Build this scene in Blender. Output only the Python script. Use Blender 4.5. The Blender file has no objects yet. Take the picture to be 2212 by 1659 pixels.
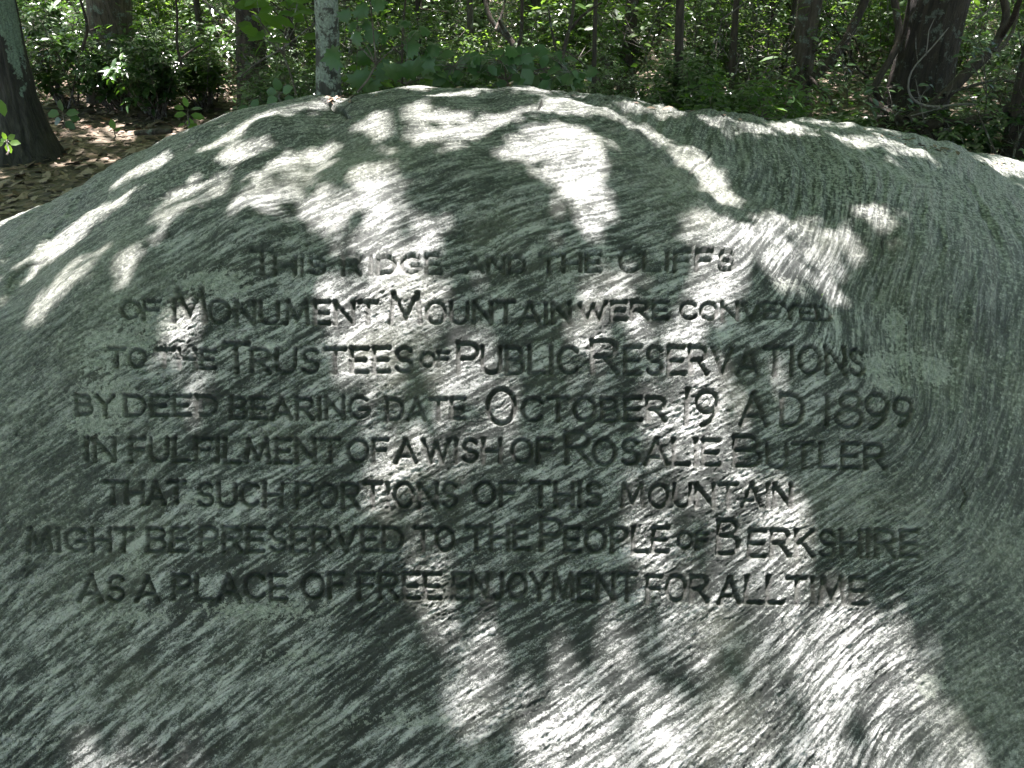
import bpy, math, random
import numpy as np
from mathutils import Vector, Matrix
R = math.radians
rng = np.random.default_rng(7)
random.seed(7)

# ------------------------------------------------------------------ camera, world, sun, exposure
scene = bpy.context.scene
cam_d = bpy.data.cameras.new("camera"); cam = bpy.data.objects.new("camera", cam_d)
scene.collection.objects.link(cam); scene.camera = cam
CAM = np.array([0.0, 0.0, 1.6]); PITCH = R(30)
cam.location = CAM; cam.rotation_euler = (R(90) - PITCH, 0, 0)
cam_d.sensor_width = 36; cam_d.lens = 18 / math.tan(R(32.5)); cam_d.clip_start = 0.05; cam_d.clip_end = 500

SUN_EL = R(75); SUN_AZ = R(-14)          # azimuth measured from straight ahead (+Y), negative = to the left
SUN = np.array([math.sin(SUN_AZ) * math.cos(SUN_EL), math.cos(SUN_AZ) * math.cos(SUN_EL), math.sin(SUN_EL)])
world = bpy.data.worlds.new("World"); scene.world = world; world.use_nodes = True
nt = world.node_tree; bg = nt.nodes["Background"]
sky = nt.nodes.new("ShaderNodeTexSky"); sky.sky_type = 'NISHITA'; sky.sun_disc = False
sky.sun_elevation = SUN_EL; sky.sun_rotation = SUN_AZ
nt.links.new(sky.outputs[0], bg.inputs[0]); bg.inputs[1].default_value = 0.055
sky.dust_density = 4.0; sky.ozone_density = 0.4; sky.air_density = 1.0
sun_d = bpy.data.lights.new("sun", 'SUN'); sun_d.energy = 5.0; sun_d.angle = R(0.53); sun_d.color = (1.0, 0.93, 0.94)
sun_o = bpy.data.objects.new("sun", sun_d); scene.collection.objects.link(sun_o)
sun_o.rotation_euler = Vector(SUN).to_track_quat('Z', 'Y').to_euler()
scene.view_settings.view_transform = 'Standard'; scene.view_settings.look = 'None'
scene.view_settings.exposure = 3.05; scene.view_settings.gamma = 1.0
cy = scene.cycles
cy.use_denoising = True; cy.max_bounces = 7; cy.diffuse_bounces = 3; cy.glossy_bounces = 2
cy.transmission_bounces = 4; cy.transparent_max_bounces = 4; cy.caustics_reflective = False; cy.caustics_refractive = False
cy.sample_clamp_indirect = 6

# ------------------------------------------------------------------ picture <-> place
FPX = 1106 / math.tan(R(32.5))
FWD = np.array([0, math.cos(PITCH), -math.sin(PITCH)]); UPV = np.array([0, math.sin(PITCH), math.cos(PITCH)])
def project(P):
    d = np.asarray(P) - CAM
    dep = d @ FWD
    dep = np.where(np.abs(dep) < 1e-3, 1e-3, dep)
    return 1106 + FPX * d[..., 0] / dep, 829.5 - FPX * (d @ UPV) / dep, dep
def ray(u, v):
    return FWD + np.array([1.0, 0, 0]) * (u - 1106) / FPX - UPV * (v - 829.5) / FPX
def at(u, v, Y):                       # the point seen at (u, v) on the plane y = Y
    r = ray(u, v); return CAM + r * (Y / r[1])

# ------------------------------------------------------------------ noise in numpy
def _hash(ix, iy, iz, seed):
    n = (ix * 374761393 + iy * 668265263 + iz * 2147483647 + seed * 974634777) & 0xFFFFFFFF
    n = ((n ^ (n >> 13)) * 1274126177) & 0xFFFFFFFF
    n = n ^ (n >> 16)
    return n
def noise3(x, y, z, seed=0):
    x, y, z = np.broadcast_arrays(np.asarray(x, np.float64), y, z)
    xi = np.floor(x).astype(np.int64); yi = np.floor(y).astype(np.int64); zi = np.floor(z).astype(np.int64)
    fx = x - xi; fy = y - yi; fz = z - zi
    ux = fx * fx * (3 - 2 * fx); uy = fy * fy * (3 - 2 * fy); uz = fz * fz * (3 - 2 * fz)
    out = 0
    for dx in (0, 1):
        wx = ux if dx else 1 - ux
        for dy in (0, 1):
            wy = uy if dy else 1 - uy
            for dz in (0, 1):
                wz = uz if dz else 1 - uz
                h = _hash(xi + dx, yi + dy, zi + dz, seed)
                g = ((h & 1023) / 511.5 - 1) * (fx - dx) + (((h >> 10) & 1023) / 511.5 - 1) * (fy - dy) + (((h >> 20) & 1023) / 511.5 - 1) * (fz - dz)
                out = out + wx * wy * wz * g
    return out * 1.5
def fbm(x, y, z, seed=0, octv=4, gain=0.5):
    s = 0; a = 1; f = 1
    for i in range(octv):
        s = s + a * noise3(x * f, y * f, z * f, seed + i * 17); a *= gain; f *= 2.03
    return s
def sstep(a, b, x):
    t = np.clip((x - a) / (b - a), 0, 1); return t * t * (3 - 2 * t)

# ------------------------------------------------------------------ mesh helpers
def mesh_np(name, V, F, mat=None, attrs=None, smooth=False):
    V = np.asarray(V, np.float32); F = np.asarray(F, np.int32); k = F.shape[1]
    me = bpy.data.meshes.new(name)
    me.vertices.add(len(V)); me.vertices.foreach_set("co", V.ravel())
    me.loops.add(F.size); me.loops.foreach_set("vertex_index", F.ravel())
    me.polygons.add(len(F)); me.polygons.foreach_set("loop_start", np.arange(0, F.size, k, dtype=np.int32))
    me.polygons.foreach_set("loop_total", np.full(len(F), k, np.int32))
    if smooth: me.polygons.foreach_set("use_smooth", np.ones(len(F), bool))
    me.update(calc_edges=True)
    for an, (typ, data) in (attrs or {}).items():
        a = me.attributes.new(an, typ, 'POINT')
        a.data.foreach_set('vector' if typ == 'FLOAT_VECTOR' else 'value', np.asarray(data, np.float32).ravel())
    if mat: me.materials.append(mat)
    return me
def link(name, me, parent=None, label=None, cat=None, group=None, kind=None, loc=None):
    o = bpy.data.objects.new(name, me); scene.collection.objects.link(o)
    if parent is not None: o.parent = parent
    if loc is not None: o.location = loc
    if label: o["label"] = label
    if cat: o["category"] = cat
    if group: o["group"] = group
    if kind: o["kind"] = kind
    return o

T_SIMPLE = (np.array([[0, 0, 0], [.5, .24, .05], [1, 0, -.06], [.5, -.24, .05]]), np.array([[0, 1, 2], [0, 2, 3]]))
T_OVAL = (np.array([[0, 0, 0], [.28, .17, .03], [.68, .17, .0], [1, 0, -.14], [.68, -.17, .0], [.28, -.17, .03], [.5, 0, -.03]]),
          np.array([[6, 0, 5], [6, 5, 4], [6, 4, 3], [6, 3, 2], [6, 2, 1], [6, 1, 0]]))
_mp = [(0, 0), (.12, .22), (-.02, .50), (.22, .44), (.30, .62), (.44, .40), (.62, .50), (.66, .30), (.78, .26), (.74, .14), (1.0, 0)]
_mo = _mp + [(x, -y) for x, y in _mp[-2:0:-1]]
T_MAPLE = (np.array([[.42, 0, .03]] + [[x, y, -.10 * abs(y) - .10 * x * x] for x, y in _mo]),
           np.array([[0, i + 1, (i + 1) % len(_mo) + 1] for i in range(len(_mo))]))
def leaves_np(C, D, N, S, tmpl, W=None):
    """leaf copies: centres (bases) C, directions D, up N, sizes S"""
    tv, tf = tmpl
    C = np.asarray(C, float); D = np.asarray(D, float); N = np.asarray(N, float); S = np.broadcast_to(np.asarray(S, float), (len(C),))
    D = D / (np.linalg.norm(D, axis=1, keepdims=True) + 1e-9)
    B = np.cross(N, D); B /= (np.linalg.norm(B, axis=1, keepdims=True) + 1e-9)
    Nn = np.cross(D, B)
    w = 1.0 if W is None else np.asarray(W)[:, None, None]
    V = C[:, None, :] + S[:, None, None] * (tv[None, :, 0:1] * D[:, None, :] + w * tv[None, :, 1:2] * B[:, None, :] + tv[None, :, 2:3] * Nn[:, None, :])
    F = tf[None] + (np.arange(len(C)) * len(tv))[:, None, None]
    rnd = np.repeat(rng.random(len(C)), len(tv))
    return V.reshape(-1, 3), F.reshape(-1, 3), rnd
def rand_dirs(n, flat=0.5):
    a = rng.uniform(0, 2 * math.pi, n)
    D = np.stack([np.cos(a), np.sin(a), rng.normal(0, flat, n)], 1)
    return D / np.linalg.norm(D, axis=1, keepdims=True)
def leaf_mesh(name, C, D, N, S, tmpl, mat, W=None):
    V, F, r = leaves_np(C, D, N, S, tmpl, W)
    return mesh_np(name, V, F, mat, {'rnd': ('FLOAT', r)})

def tube_arrays(path, radii, sides=8, ridges=0.0, nridge=9, seed=0, cap=True, fine=0.0):
    path = np.asarray(path, float); n = len(path)
    tan = np.gradient(path, axis=0); tan /= np.linalg.norm(tan, axis=1, keepdims=True)
    ref = np.array([0, 1.0, 0]) if abs(tan[0][1]) < .8 else np.array([1.0, 0, 0])
    V = []
    ang = np.arange(sides) * 2 * math.pi / sides
    for i in range(n):
        b = np.cross(tan[i], ref); b /= np.linalg.norm(b); c = np.cross(b, tan[i]); ref = -np.cross(b, tan[i]) * -1
        r = radii[i] * np.ones(sides)
        if ridges:
            h = path[i][2]
            w = noise3(np.cos(ang) * nridge / 3.0, np.sin(ang) * nridge / 3.0, h * 1.3, seed)
            w2 = noise3(np.cos(ang) * nridge, np.sin(ang) * nridge, h * 6, seed + 3)
            r = r * (1 + ridges * (1.2 * w + w2))
        V.append(path[i] + np.outer(np.cos(ang) * r, b) + np.outer(np.sin(ang) * r, c))
    V = np.concatenate(V)
    i = np.arange(n - 1)[:, None] * sides; j = np.arange(sides)[None]
    jn = (j + 1) % sides
    F = np.stack([i + j, i + jn, i + sides + jn, i + sides + j], -1).reshape(-1, 4)
    return V, F
def resample(path, radii, step):
    path = np.asarray(path, float); radii = np.asarray(radii, float)
    d = np.r_[0, np.cumsum(np.linalg.norm(np.diff(path, axis=0), axis=1))]
    n = max(3, int(d[-1] / step)); s = np.linspace(0, d[-1], n)
    P = np.stack([np.interp(s, d, path[:, k]) for k in range(3)], 1)
    for _ in range(2):
        if n > 4: P[1:-1] = (P[:-2] + 2 * P[1:-1] + P[2:]) / 4
    return P, np.interp(s, d, radii)
def join_arrays(parts):
    V = []; F = []; o = 0
    for v, f in parts:
        V.append(v); F.append(f + o); o += len(v)
    return np.concatenate(V), np.concatenate(F)
def tubes_mesh(name, specs, mat, **kw):
    return mesh_np(name, *join_arrays([tube_arrays(p, r, **kw) for p, r in specs]), mat, smooth=True)

# ------------------------------------------------------------------ materials
def new_mat(name):
    m = bpy.data.materials.new(name); m.use_nodes = True
    t = m.node_tree; return m, t, t.nodes["Principled BSDF"], t.nodes["Material Output"]
def N_(t, typ, **kw):
    n = t.nodes.new(typ)
    for k, v in kw.items():
        if k.startswith('i_'): n.inputs[k[2:].replace('_', ' ')].default_value = v
        else: setattr(n, k, v)
    return n
def ramp(t, src, stops):
    r = t.nodes.new("ShaderNodeValToRGB"); e = r.color_ramp.elements
    while len(e) > 2: e.remove(e[-1])
    e[0].position, e[0].color = stops[0][0], (*stops[0][1], 1)
    e[1].position, e[1].color = stops[1][0], (*stops[1][1], 1)
    for p, c in stops[2:]:
        k = e.new(p); k.color = (*c, 1)
    t.links.new(src, r.inputs[0]); return r
def mathn(t, op, a, b=None, clamp=False):
    n = t.nodes.new("ShaderNodeMath"); n.operation = op; n.use_clamp = clamp
    for i, x in enumerate((a, b)):
        if x is None: continue
        if isinstance(x, (int, float)): n.inputs[i].default_value = x
        else: t.links.new(x, n.inputs[i])
    return n.outputs[0]
def mixc(t, f, a, b):
    n = t.nodes.new("ShaderNodeMix"); n.data_type = 'RGBA'
    if isinstance(f, (int, float)): n.inputs[0].default_value = f
    else: t.links.new(f, n.inputs[0])
    for s, x in ((6, a), (7, b)):
        if isinstance(x, tuple): n.inputs[s].default_value = (*x, 1)
        else: t.links.new(x, n.inputs[s])
    return n.outputs[2]
def leaf_material(name, c1, c2, c3, rough=.45, trans=.4, tcol=(.16, .30, .03), use_obj=False, spec=.5, coat=0):
    m, t, p, out = new_mat(name)
    if use_obj:
        src = N_(t, "ShaderNodeObjectInfo").outputs['Random']
    else:
        src = N_(t, "ShaderNodeAttribute", attribute_name='rnd').outputs['Fac']
    r = ramp(t, src, [(0, c1), (.5, c2), (1, c3)])
    tc = N_(t, "ShaderNodeTexCoord")
    nz = N_(t, "ShaderNodeTexNoise", i_Scale=30.0, i_Detail=2.0); t.links.new(tc.outputs['Object'], nz.inputs['Vector'])
    hs = N_(t, "ShaderNodeHueSaturation"); t.links.new(r.outputs[0], hs.inputs['Color'])
    t.links.new(mathn(t, 'ADD', mathn(t, 'MULTIPLY', nz.outputs['Fac'], .7), .65), hs.inputs['Value'])
    t.links.new(hs.outputs[0], p.inputs['Base Color']); p.inputs['Roughness'].default_value = rough
    p.inputs['Specular IOR Level'].default_value = spec
    tr = N_(t, "ShaderNodeBsdfTranslucent"); tr.inputs[0].default_value = (*tcol, 1)
    ms = N_(t, "ShaderNodeMixShader"); ms.inputs[0].default_value = trans
    t.links.new(p.outputs[0], ms.inputs[1]); t.links.new(tr.outputs[0], ms.inputs[2]); t.links.new(ms.outputs[0], out.inputs[0])
    return m
M_CANOPY = leaf_material("canopy_leaf", (.04, .075, .02), (.055, .10, .025), (.07, .12, .03), trans=.42, tcol=(.18, .32, .09), rough=.5)
M_LAUREL = leaf_material("laurel_leaf", (.018, .040, .014), (.028, .058, .018), (.045, .080, .02), rough=.30, trans=.22, tcol=(.10, .24, .02), spec=.7)
M_LAUREL_O = leaf_material("laurel_leaf_single", (.022, .050, .018), (.032, .066, .022), (.05, .09, .025), rough=.28, trans=.15, tcol=(.12, .28, .02), use_obj=True, spec=.8)
M_SHRUB = leaf_material("shrub_leaf", (.026, .060, .018), (.042, .085, .024), (.075, .115, .034), rough=.5, trans=.36, tcol=(.20, .36, .04), spec=.3)
M_BRIGHT = leaf_material("beech_leaf", (.05, .11, .02), (.07, .14, .03), (.10, .17, .03), rough=.42, trans=.5, tcol=(.26, .48, .04), use_obj=True)
M_MAPLE = leaf_material("maple_leaf", (.024, .058, .02), (.032, .075, .024), (.045, .095, .028), rough=.42, trans=.18, tcol=(.12, .30, .02), use_obj=True, spec=.6)
def litter_material():
    m, t, p, out = new_mat("leaf_litter")
    src = N_(t, "ShaderNodeAttribute", attribute_name='rnd')
    r = ramp(t, src.outputs['Fac'], [(0, (.07, .042, .025)), (.35, (.13, .092, .060)), (.75, (.23, .18, .13)), (.93, (.18, .13, .085)), (1, (.18, .07, .035))])
    tc = N_(t, "ShaderNodeTexCoord"); nz = N_(t, "ShaderNodeTexNoise", i_Scale=60.0, i_Detail=4.0); t.links.new(tc.outputs['Object'], nz.inputs['Vector'])
    hs = N_(t, "ShaderNodeHueSaturation"); t.links.new(r.outputs[0], hs.inputs['Color'])
    t.links.new(mathn(t, 'ADD', mathn(t, 'MULTIPLY', nz.outputs['Fac'], .9), .5), hs.inputs['Value'])
    t.links.new(hs.outputs[0], p.inputs['Base Color']); p.inputs['Roughness'].default_value = .75
    return m
M_LITTER = litter_material()
def soil_material():
    m, t, p, out = new_mat("forest_soil")
    tc = N_(t, "ShaderNodeTexCoord"); v = N_(t, "ShaderNodeTexVoronoi", i_Scale=16.0); t.links.new(tc.outputs['Object'], v.inputs['Vector'])
    nz = N_(t, "ShaderNodeTexNoise", i_Scale=3.0, i_Detail=9.0); t.links.new(tc.outputs['Object'], nz.inputs['Vector'])
    sep = N_(t, "ShaderNodeSeparateColor"); t.links.new(v.outputs['Color'], sep.inputs[0])
    r1 = ramp(t, sep.outputs[0], [(0, (.03, .022, .014)), (.5, (.085, .060, .038)), (1, (.16, .12, .08))])
    c = mixc(t, nz.outputs['Fac'], r1.outputs[0], (.06, .05, .03)); t.links.new(c, p.inputs['Base Color'])
    p.inputs['Roughness'].default_value = .9
    b = N_(t, "ShaderNodeBump", i_Strength=.9, i_Distance=.03); t.links.new(v.outputs['Distance'], b.inputs['Height']); t.links.new(b.outputs[0], p.inputs['Normal'])
    return m
M_SOIL = soil_material()
def bark_material(name, dark, light, lichen, lich_amt, scale=1.0, side=None):
    m, t, p, out = new_mat(name)
    tc = N_(t, "ShaderNodeTexCoord"); mp = N_(t, "ShaderNodeMapping"); mp.inputs['Scale'].default_value = (28 * scale, 28 * scale, 5 * scale)
    t.links.new(tc.outputs['Object'], mp.inputs[0])
    n1 = N_(t, "ShaderNodeTexNoise", i_Scale=1.0, i_Detail=8.0, i_Roughness=.65, i_Distortion=.6); t.links.new(mp.outputs[0], n1.inputs['Vector'])
    r1 = ramp(t, n1.outputs['Fac'], [(.32, dark), (.68, light)])
    n2 = N_(t, "ShaderNodeTexNoise", i_Scale=13.0, i_Detail=9.0, i_Roughness=.72); t.links.new(tc.outputs['Object'], n2.inputs['Vector'])
    msk = n2.outputs['Fac']
    if side is not None:
        at_ = N_(t, "ShaderNodeAttribute", attribute_name='moss')
        msk = mathn(t, 'ADD', msk, mathn(t, 'MULTIPLY', mathn(t, 'SUBTRACT', at_.outputs['Fac'], .5), .9))
    r2 = ramp(t, msk, [(.60 - lich_amt, (0, 0, 0)), (.64 - lich_amt, (1, 1, 1))])
    n3 = N_(t, "ShaderNodeTexNoise", i_Scale=90.0, i_Detail=4.0); t.links.new(tc.outputs['Object'], n3.inputs['Vector'])
    lc = ramp(t, n3.outputs['Fac'], [(.3, tuple(x * .5 for x in lichen)), (.7, tuple(min(1, x * 1.25) for x in lichen))])
    c = mixc(t, r2.outputs[0], r1.outputs[0], lc.outputs[0]); t.links.new(c, p.inputs['Base Color']); p.inputs['Roughness'].default_value = .85
    h = mathn(t, 'ADD', n1.outputs['Fac'], mathn(t, 'MULTIPLY', n2.outputs['Fac'], .4))
    b = N_(t, "ShaderNodeBump", i_Strength=1.0, i_Distance=.035 / scale); t.links.new(h, b.inputs['Height']); t.links.new(b.outputs[0], p.inputs['Normal'])
    return m
M_BARK = bark_material("dark_bark", (.018, .013, .010), (.085, .062, .048), (.16, .18, .15), .02)
M_BARKR = bark_material("ridged_bark", (.012, .009, .007), (.065, .048, .038), (.13, .14, .12), .05, .8)
M_BARKB = bark_material("brown_bark", (.03, .022, .016), (.15, .115, .09), (.18, .20, .17), .05)
M_LICH = bark_material("lichened_bark", (.03, .03, .025), (.09, .085, .075), (.27, .31, .27), .12, 1.2)
M_MOSSY = bark_material("mossy_bark", (.010, .009, .008), (.060, .055, .043), (.19, .25, .19), .03, 1.0, side=1)
M_TWIG = bark_material("twig_bark", (.05, .04, .032), (.16, .13, .11), (.30, .29, .26), .08, 1.6)
M_PALE = bark_material("bleached_twig", (.12, .105, .09), (.27, .24, .22), (.26, .25, .23), .0, 1.6)

# ------------------------------------------------------------------ the boulder
prof = np.array([(0.88, -.42), (1.0, -.16), (1.108, -.01), (1.35, .275), (1.593, .565), (1.80, .80), (1.96, .93), (2.16, 1.02), (2.45, 1.095),
                 (2.72, 1.14), (2.98, 1.13), (3.3, .97), (3.6, .60), (3.75, .15), (3.8, -.4)])
def crom(P, n):
    P = np.vstack([2 * P[0] - P[1], P, 2 * P[-1] - P[-2]]); out = []
    for i in range(1, len(P) - 2):
        t = np.linspace(0, 1, n, endpoint=False)[:, None]; a, b, c, d = P[i - 1], P[i], P[i + 1], P[i + 2]
        out.append(.5 * ((2 * b) + (c - a) * t + (2 * a - 5 * b + 4 * c - d) * t ** 2 + (3 * b - a - 3 * c + d) * t ** 3))
    out.append(P[-2][None]); return np.vstack(out)
pf = crom(prof, 40); al = np.r_[0, np.cumsum(np.linalg.norm(np.diff(pf, axis=0), axis=1))]
kern = np.hanning(25); kern /= kern.sum()
def prof_at(s): return np.stack([np.interp(s, al, pf[:, 0]), np.interp(s, al, pf[:, 1])], 1)
s_text0 = np.interp(1.05, pf[:60 + 20, 0], al[:80]); s_top = al[np.argmin(abs(pf[:400, 0] - 1.86))]; s_crest = al[np.argmax(pf[:, 1])]
_vp = project(np.stack([0 * pf[:, 0], pf[:, 0], pf[:, 1]], 1))[1]; s_low = float(al[np.nonzero(_vp < 1335)[0][0]]); s_text0 = min(s_text0, s_low - .1)
Srows = np.concatenate([np.linspace(0, s_text0, 24, endpoint=False), np.arange(s_text0, s_low, .0040), np.arange(s_low, s_top, .0024), np.linspace(s_top, s_crest + .2, 230, endpoint=False), np.linspace(s_crest + .2, al[-1], 36)])
def spread_(a, b, d0, g):
    x = [a]; d = d0
    while abs(x[-1] - b) > d: x.append(x[-1] + math.copysign(d, b - a)); d *= g
    x.append(b); return np.array(x)
Xd = np.arange(-1.22, 1.07, .0024)
Xcol = np.concatenate([spread_(-1.22, -3.3, .0025, 1.022)[::-1], Xd[1:], spread_(Xd[-1], 3.7, .0025, 1.022)[1:]])
sil = np.array([(-900, 1300), (-400, 760), (-100, 560), (0, 502), (130, 437), (247, 387), (393, 303), (493, 257), (600, 218), (643, 204), (690, 198), (735, 203), (752, 206), (775, 196), (840, 188), (900, 184), (1000, 187), (1070, 193), (1110, 190), (1200, 194),
                (1290, 205), (1340, 214), (1480, 236), (1560, 243), (1680, 264), (1750, 256), (1800, 266), (1900, 288), (2000, 305), (2100, 333), (2212, 352), (2400, 385), (2800, 470), (3400, 700)])
PS = prof_at(Srows)
def column_shape(X):
    cyx = np.where(X < 0, .085, .10) * X ** 2
    return cyx
def proj_col(X, h):
    y = PS[None, :, 0] + column_shape(X)[:, None] * np.clip((Srows / s_top), 0, 1.2)[None]
    z = PS[None, :, 1] * 1.0
    lift = sstep(-.2, 1.1, z)
    z = np.where(z > 0, z * h[:, None], z)
    P = np.stack([np.broadcast_to(X[:, None], y.shape), y, z], -1)
    return P
lo = np.full(len(Xcol), .05); hi = np.full(len(Xcol), 1.6)
sub = slice(0, None)
for _ in range(16):
    mid = (lo + hi) / 2
    P = proj_col(Xcol, mid); u, v, d = project(P)
    k = np.argmin(v[:, 60:-12], axis=1) + 60
    vm = v[np.arange(len(Xcol)), k]; um = u[np.arange(len(Xcol)), k]
    tgt = np.interp(um, sil[:, 0], sil[:, 1])
    up = vm < tgt
    hi = np.where(up, mid, hi); lo = np.where(up, lo, mid)
H = (lo + hi) / 2
fade = sstep(2.4, 3.5, np.abs(Xcol)); H = H * (1 - .75 * fade)
base = proj_col(Xcol, H)
nX, nS = base.shape[:2]
# the lower face keeps the middle column's slope: only the crest follows the outline
Hm = np.interp(0, Xcol, H)
wS = sstep(s_top * .55, s_top + .25, Srows)[None]
wide = sstep(1.3, 2.6, np.abs(Xcol))[:, None]
base[..., 2] = np.where(PS[None, :, 1] > 0, PS[None, :, 1] * (H[:, None] * np.maximum(wS, wide) + (1 - np.maximum(wS, wide)) * (Hm * .55 + .45 * H[:, None])), PS[None, :, 1])
def normals(P):
    dx = np.gradient(P, axis=0); ds = np.gradient(P, axis=1)
    n = np.cross(dx, ds); n /= np.linalg.norm(n, axis=-1, keepdims=True) + 1e-12; return n
Xg = np.broadcast_to(Xcol[:, None], (nX, nS)); Sg = np.broadcast_to(Srows[None], (nX, nS))
nb = normals(base)
U0, V0, D0 = project(base)
# foliation field q (metres across the banding) in surface coordinates
s_mid = float(np.interp(1.593, pf[:300, 0], al[:300]))
Uq = Xg / .00109; Vq = -(Sg - s_mid) / .00109 + 90          # like picture units, but laid out along the surface
wx = 60 * noise3(Xg * 1.1, Sg * 1.1, 3.3, 5); wx = wx + 150 * sstep(450, 800, Xg / .00109) * noise3(Xg * 1.8, Sg * 1.8, 6.6, 7); wy = 55 * noise3(Xg * 1.1, Sg * 1.1, 9.3, 6) + 7 * noise3(Xg * 5, Sg * 5, 1.1, 8)
vv = Vq + wy
q1 = vv + (Uq + wx) * (.46 + .27 * np.clip((Vq + 500) / 1100, -.3, 1.15))
hx, hy = 690, -230                                         # fold hinge on the right shoulder
hd = np.array([.55, .835]); hn = np.array([.835, -.55])
sd = (Uq + wx * .6 - hx) * hn[0] + (vv - hy) * hn[1]
sd = sd + 60 * noise3(Xg * 2.2, Sg * 2.2, 4.4, 12)
fold = (np.sqrt(np.maximum(sd + 60, 0) ** 2 + 170 ** 2) - 170) * 1.35 * sstep(620, 100, Vq)
q = (q1 + fold) * .00109
# low relief
relief = .011 * sstep(s_top - .1, s_top + .3, Sg) * (np.abs(noise3(Xg * 3.2 + Sg * 2, Sg * 6, 4, 26)) - .15) + .009 * np.clip(fold / 100, 0, 1) * noise3(q * 22, Xg * 2, Sg * 2, 28) + .006 * noise3(Xg * 9, Sg * 9, 4, 25) * (.4 + .8 * sstep(s_top - .1, s_top + .4, Sg)) + .030 * fbm(Xg * 1.1, Sg * 1.1, 0, 11, 3) + .010 * fbm(Xg * 4, Sg * 4, 2, 21, 3)
relief = relief + .012 * np.exp(-((sd + 40) / 110) ** 2) * sstep(-500, 0, (Uq - 200)) - .035 * np.exp(-((sd - 230) / 150) ** 2) * sstep(200, 700, Uq)
topm = sstep(s_top - .1, s_top + .6, Sg + .15 * noise3(Xg * 3, Sg * 3, 1, 29))
zn = 160 * fbm(Xg * 3, Sg * 3, 1, 19, 4)
edgeL = sstep(-700, -1250, Uq + zn + .25 * (Vq - 300)); edgeR = sstep(620, 1050, Uq + zn)
smoothz = np.clip(np.maximum(np.maximum(edgeL * .8, edgeR * .92), topm * .85), 0, 1)
# foliation ledges and grooves
n1 = noise3(q * 50, Xg * 8, Sg * 8, 31); n2 = noise3(q * 90 + .5 * noise3(Xg * 60, Sg * 60, 2, 44), Xg * 24, Sg * 24, 37); n3 = noise3(q * 150, Xg * 110, Sg * 110, 41)
ridge = 1 - np.abs(n1) * 2.2
amp = (1 - .55 * smoothz)
patch = sstep(-.5, .45, fbm(Xg * 2.3, Sg * 2.3, 7, 51, 3))
amp = amp * (.55 + .6 * patch)
fol = amp * (.0010 * n1 + .0026 * n2 + .0026 * n3 - .0042 * sstep(.72, .98, 1 - np.abs(n2 + .3 * n1) * 1.6) * sstep(-.1, .3, noise3(q * 9, Xg * 4, Sg * 4, 43)))
rough = .0018 * noise3(Xg * 150, Sg * 150, 0, 61) + .0010 * noise3(Xg * 60, Sg * 60, 5, 62)
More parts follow.
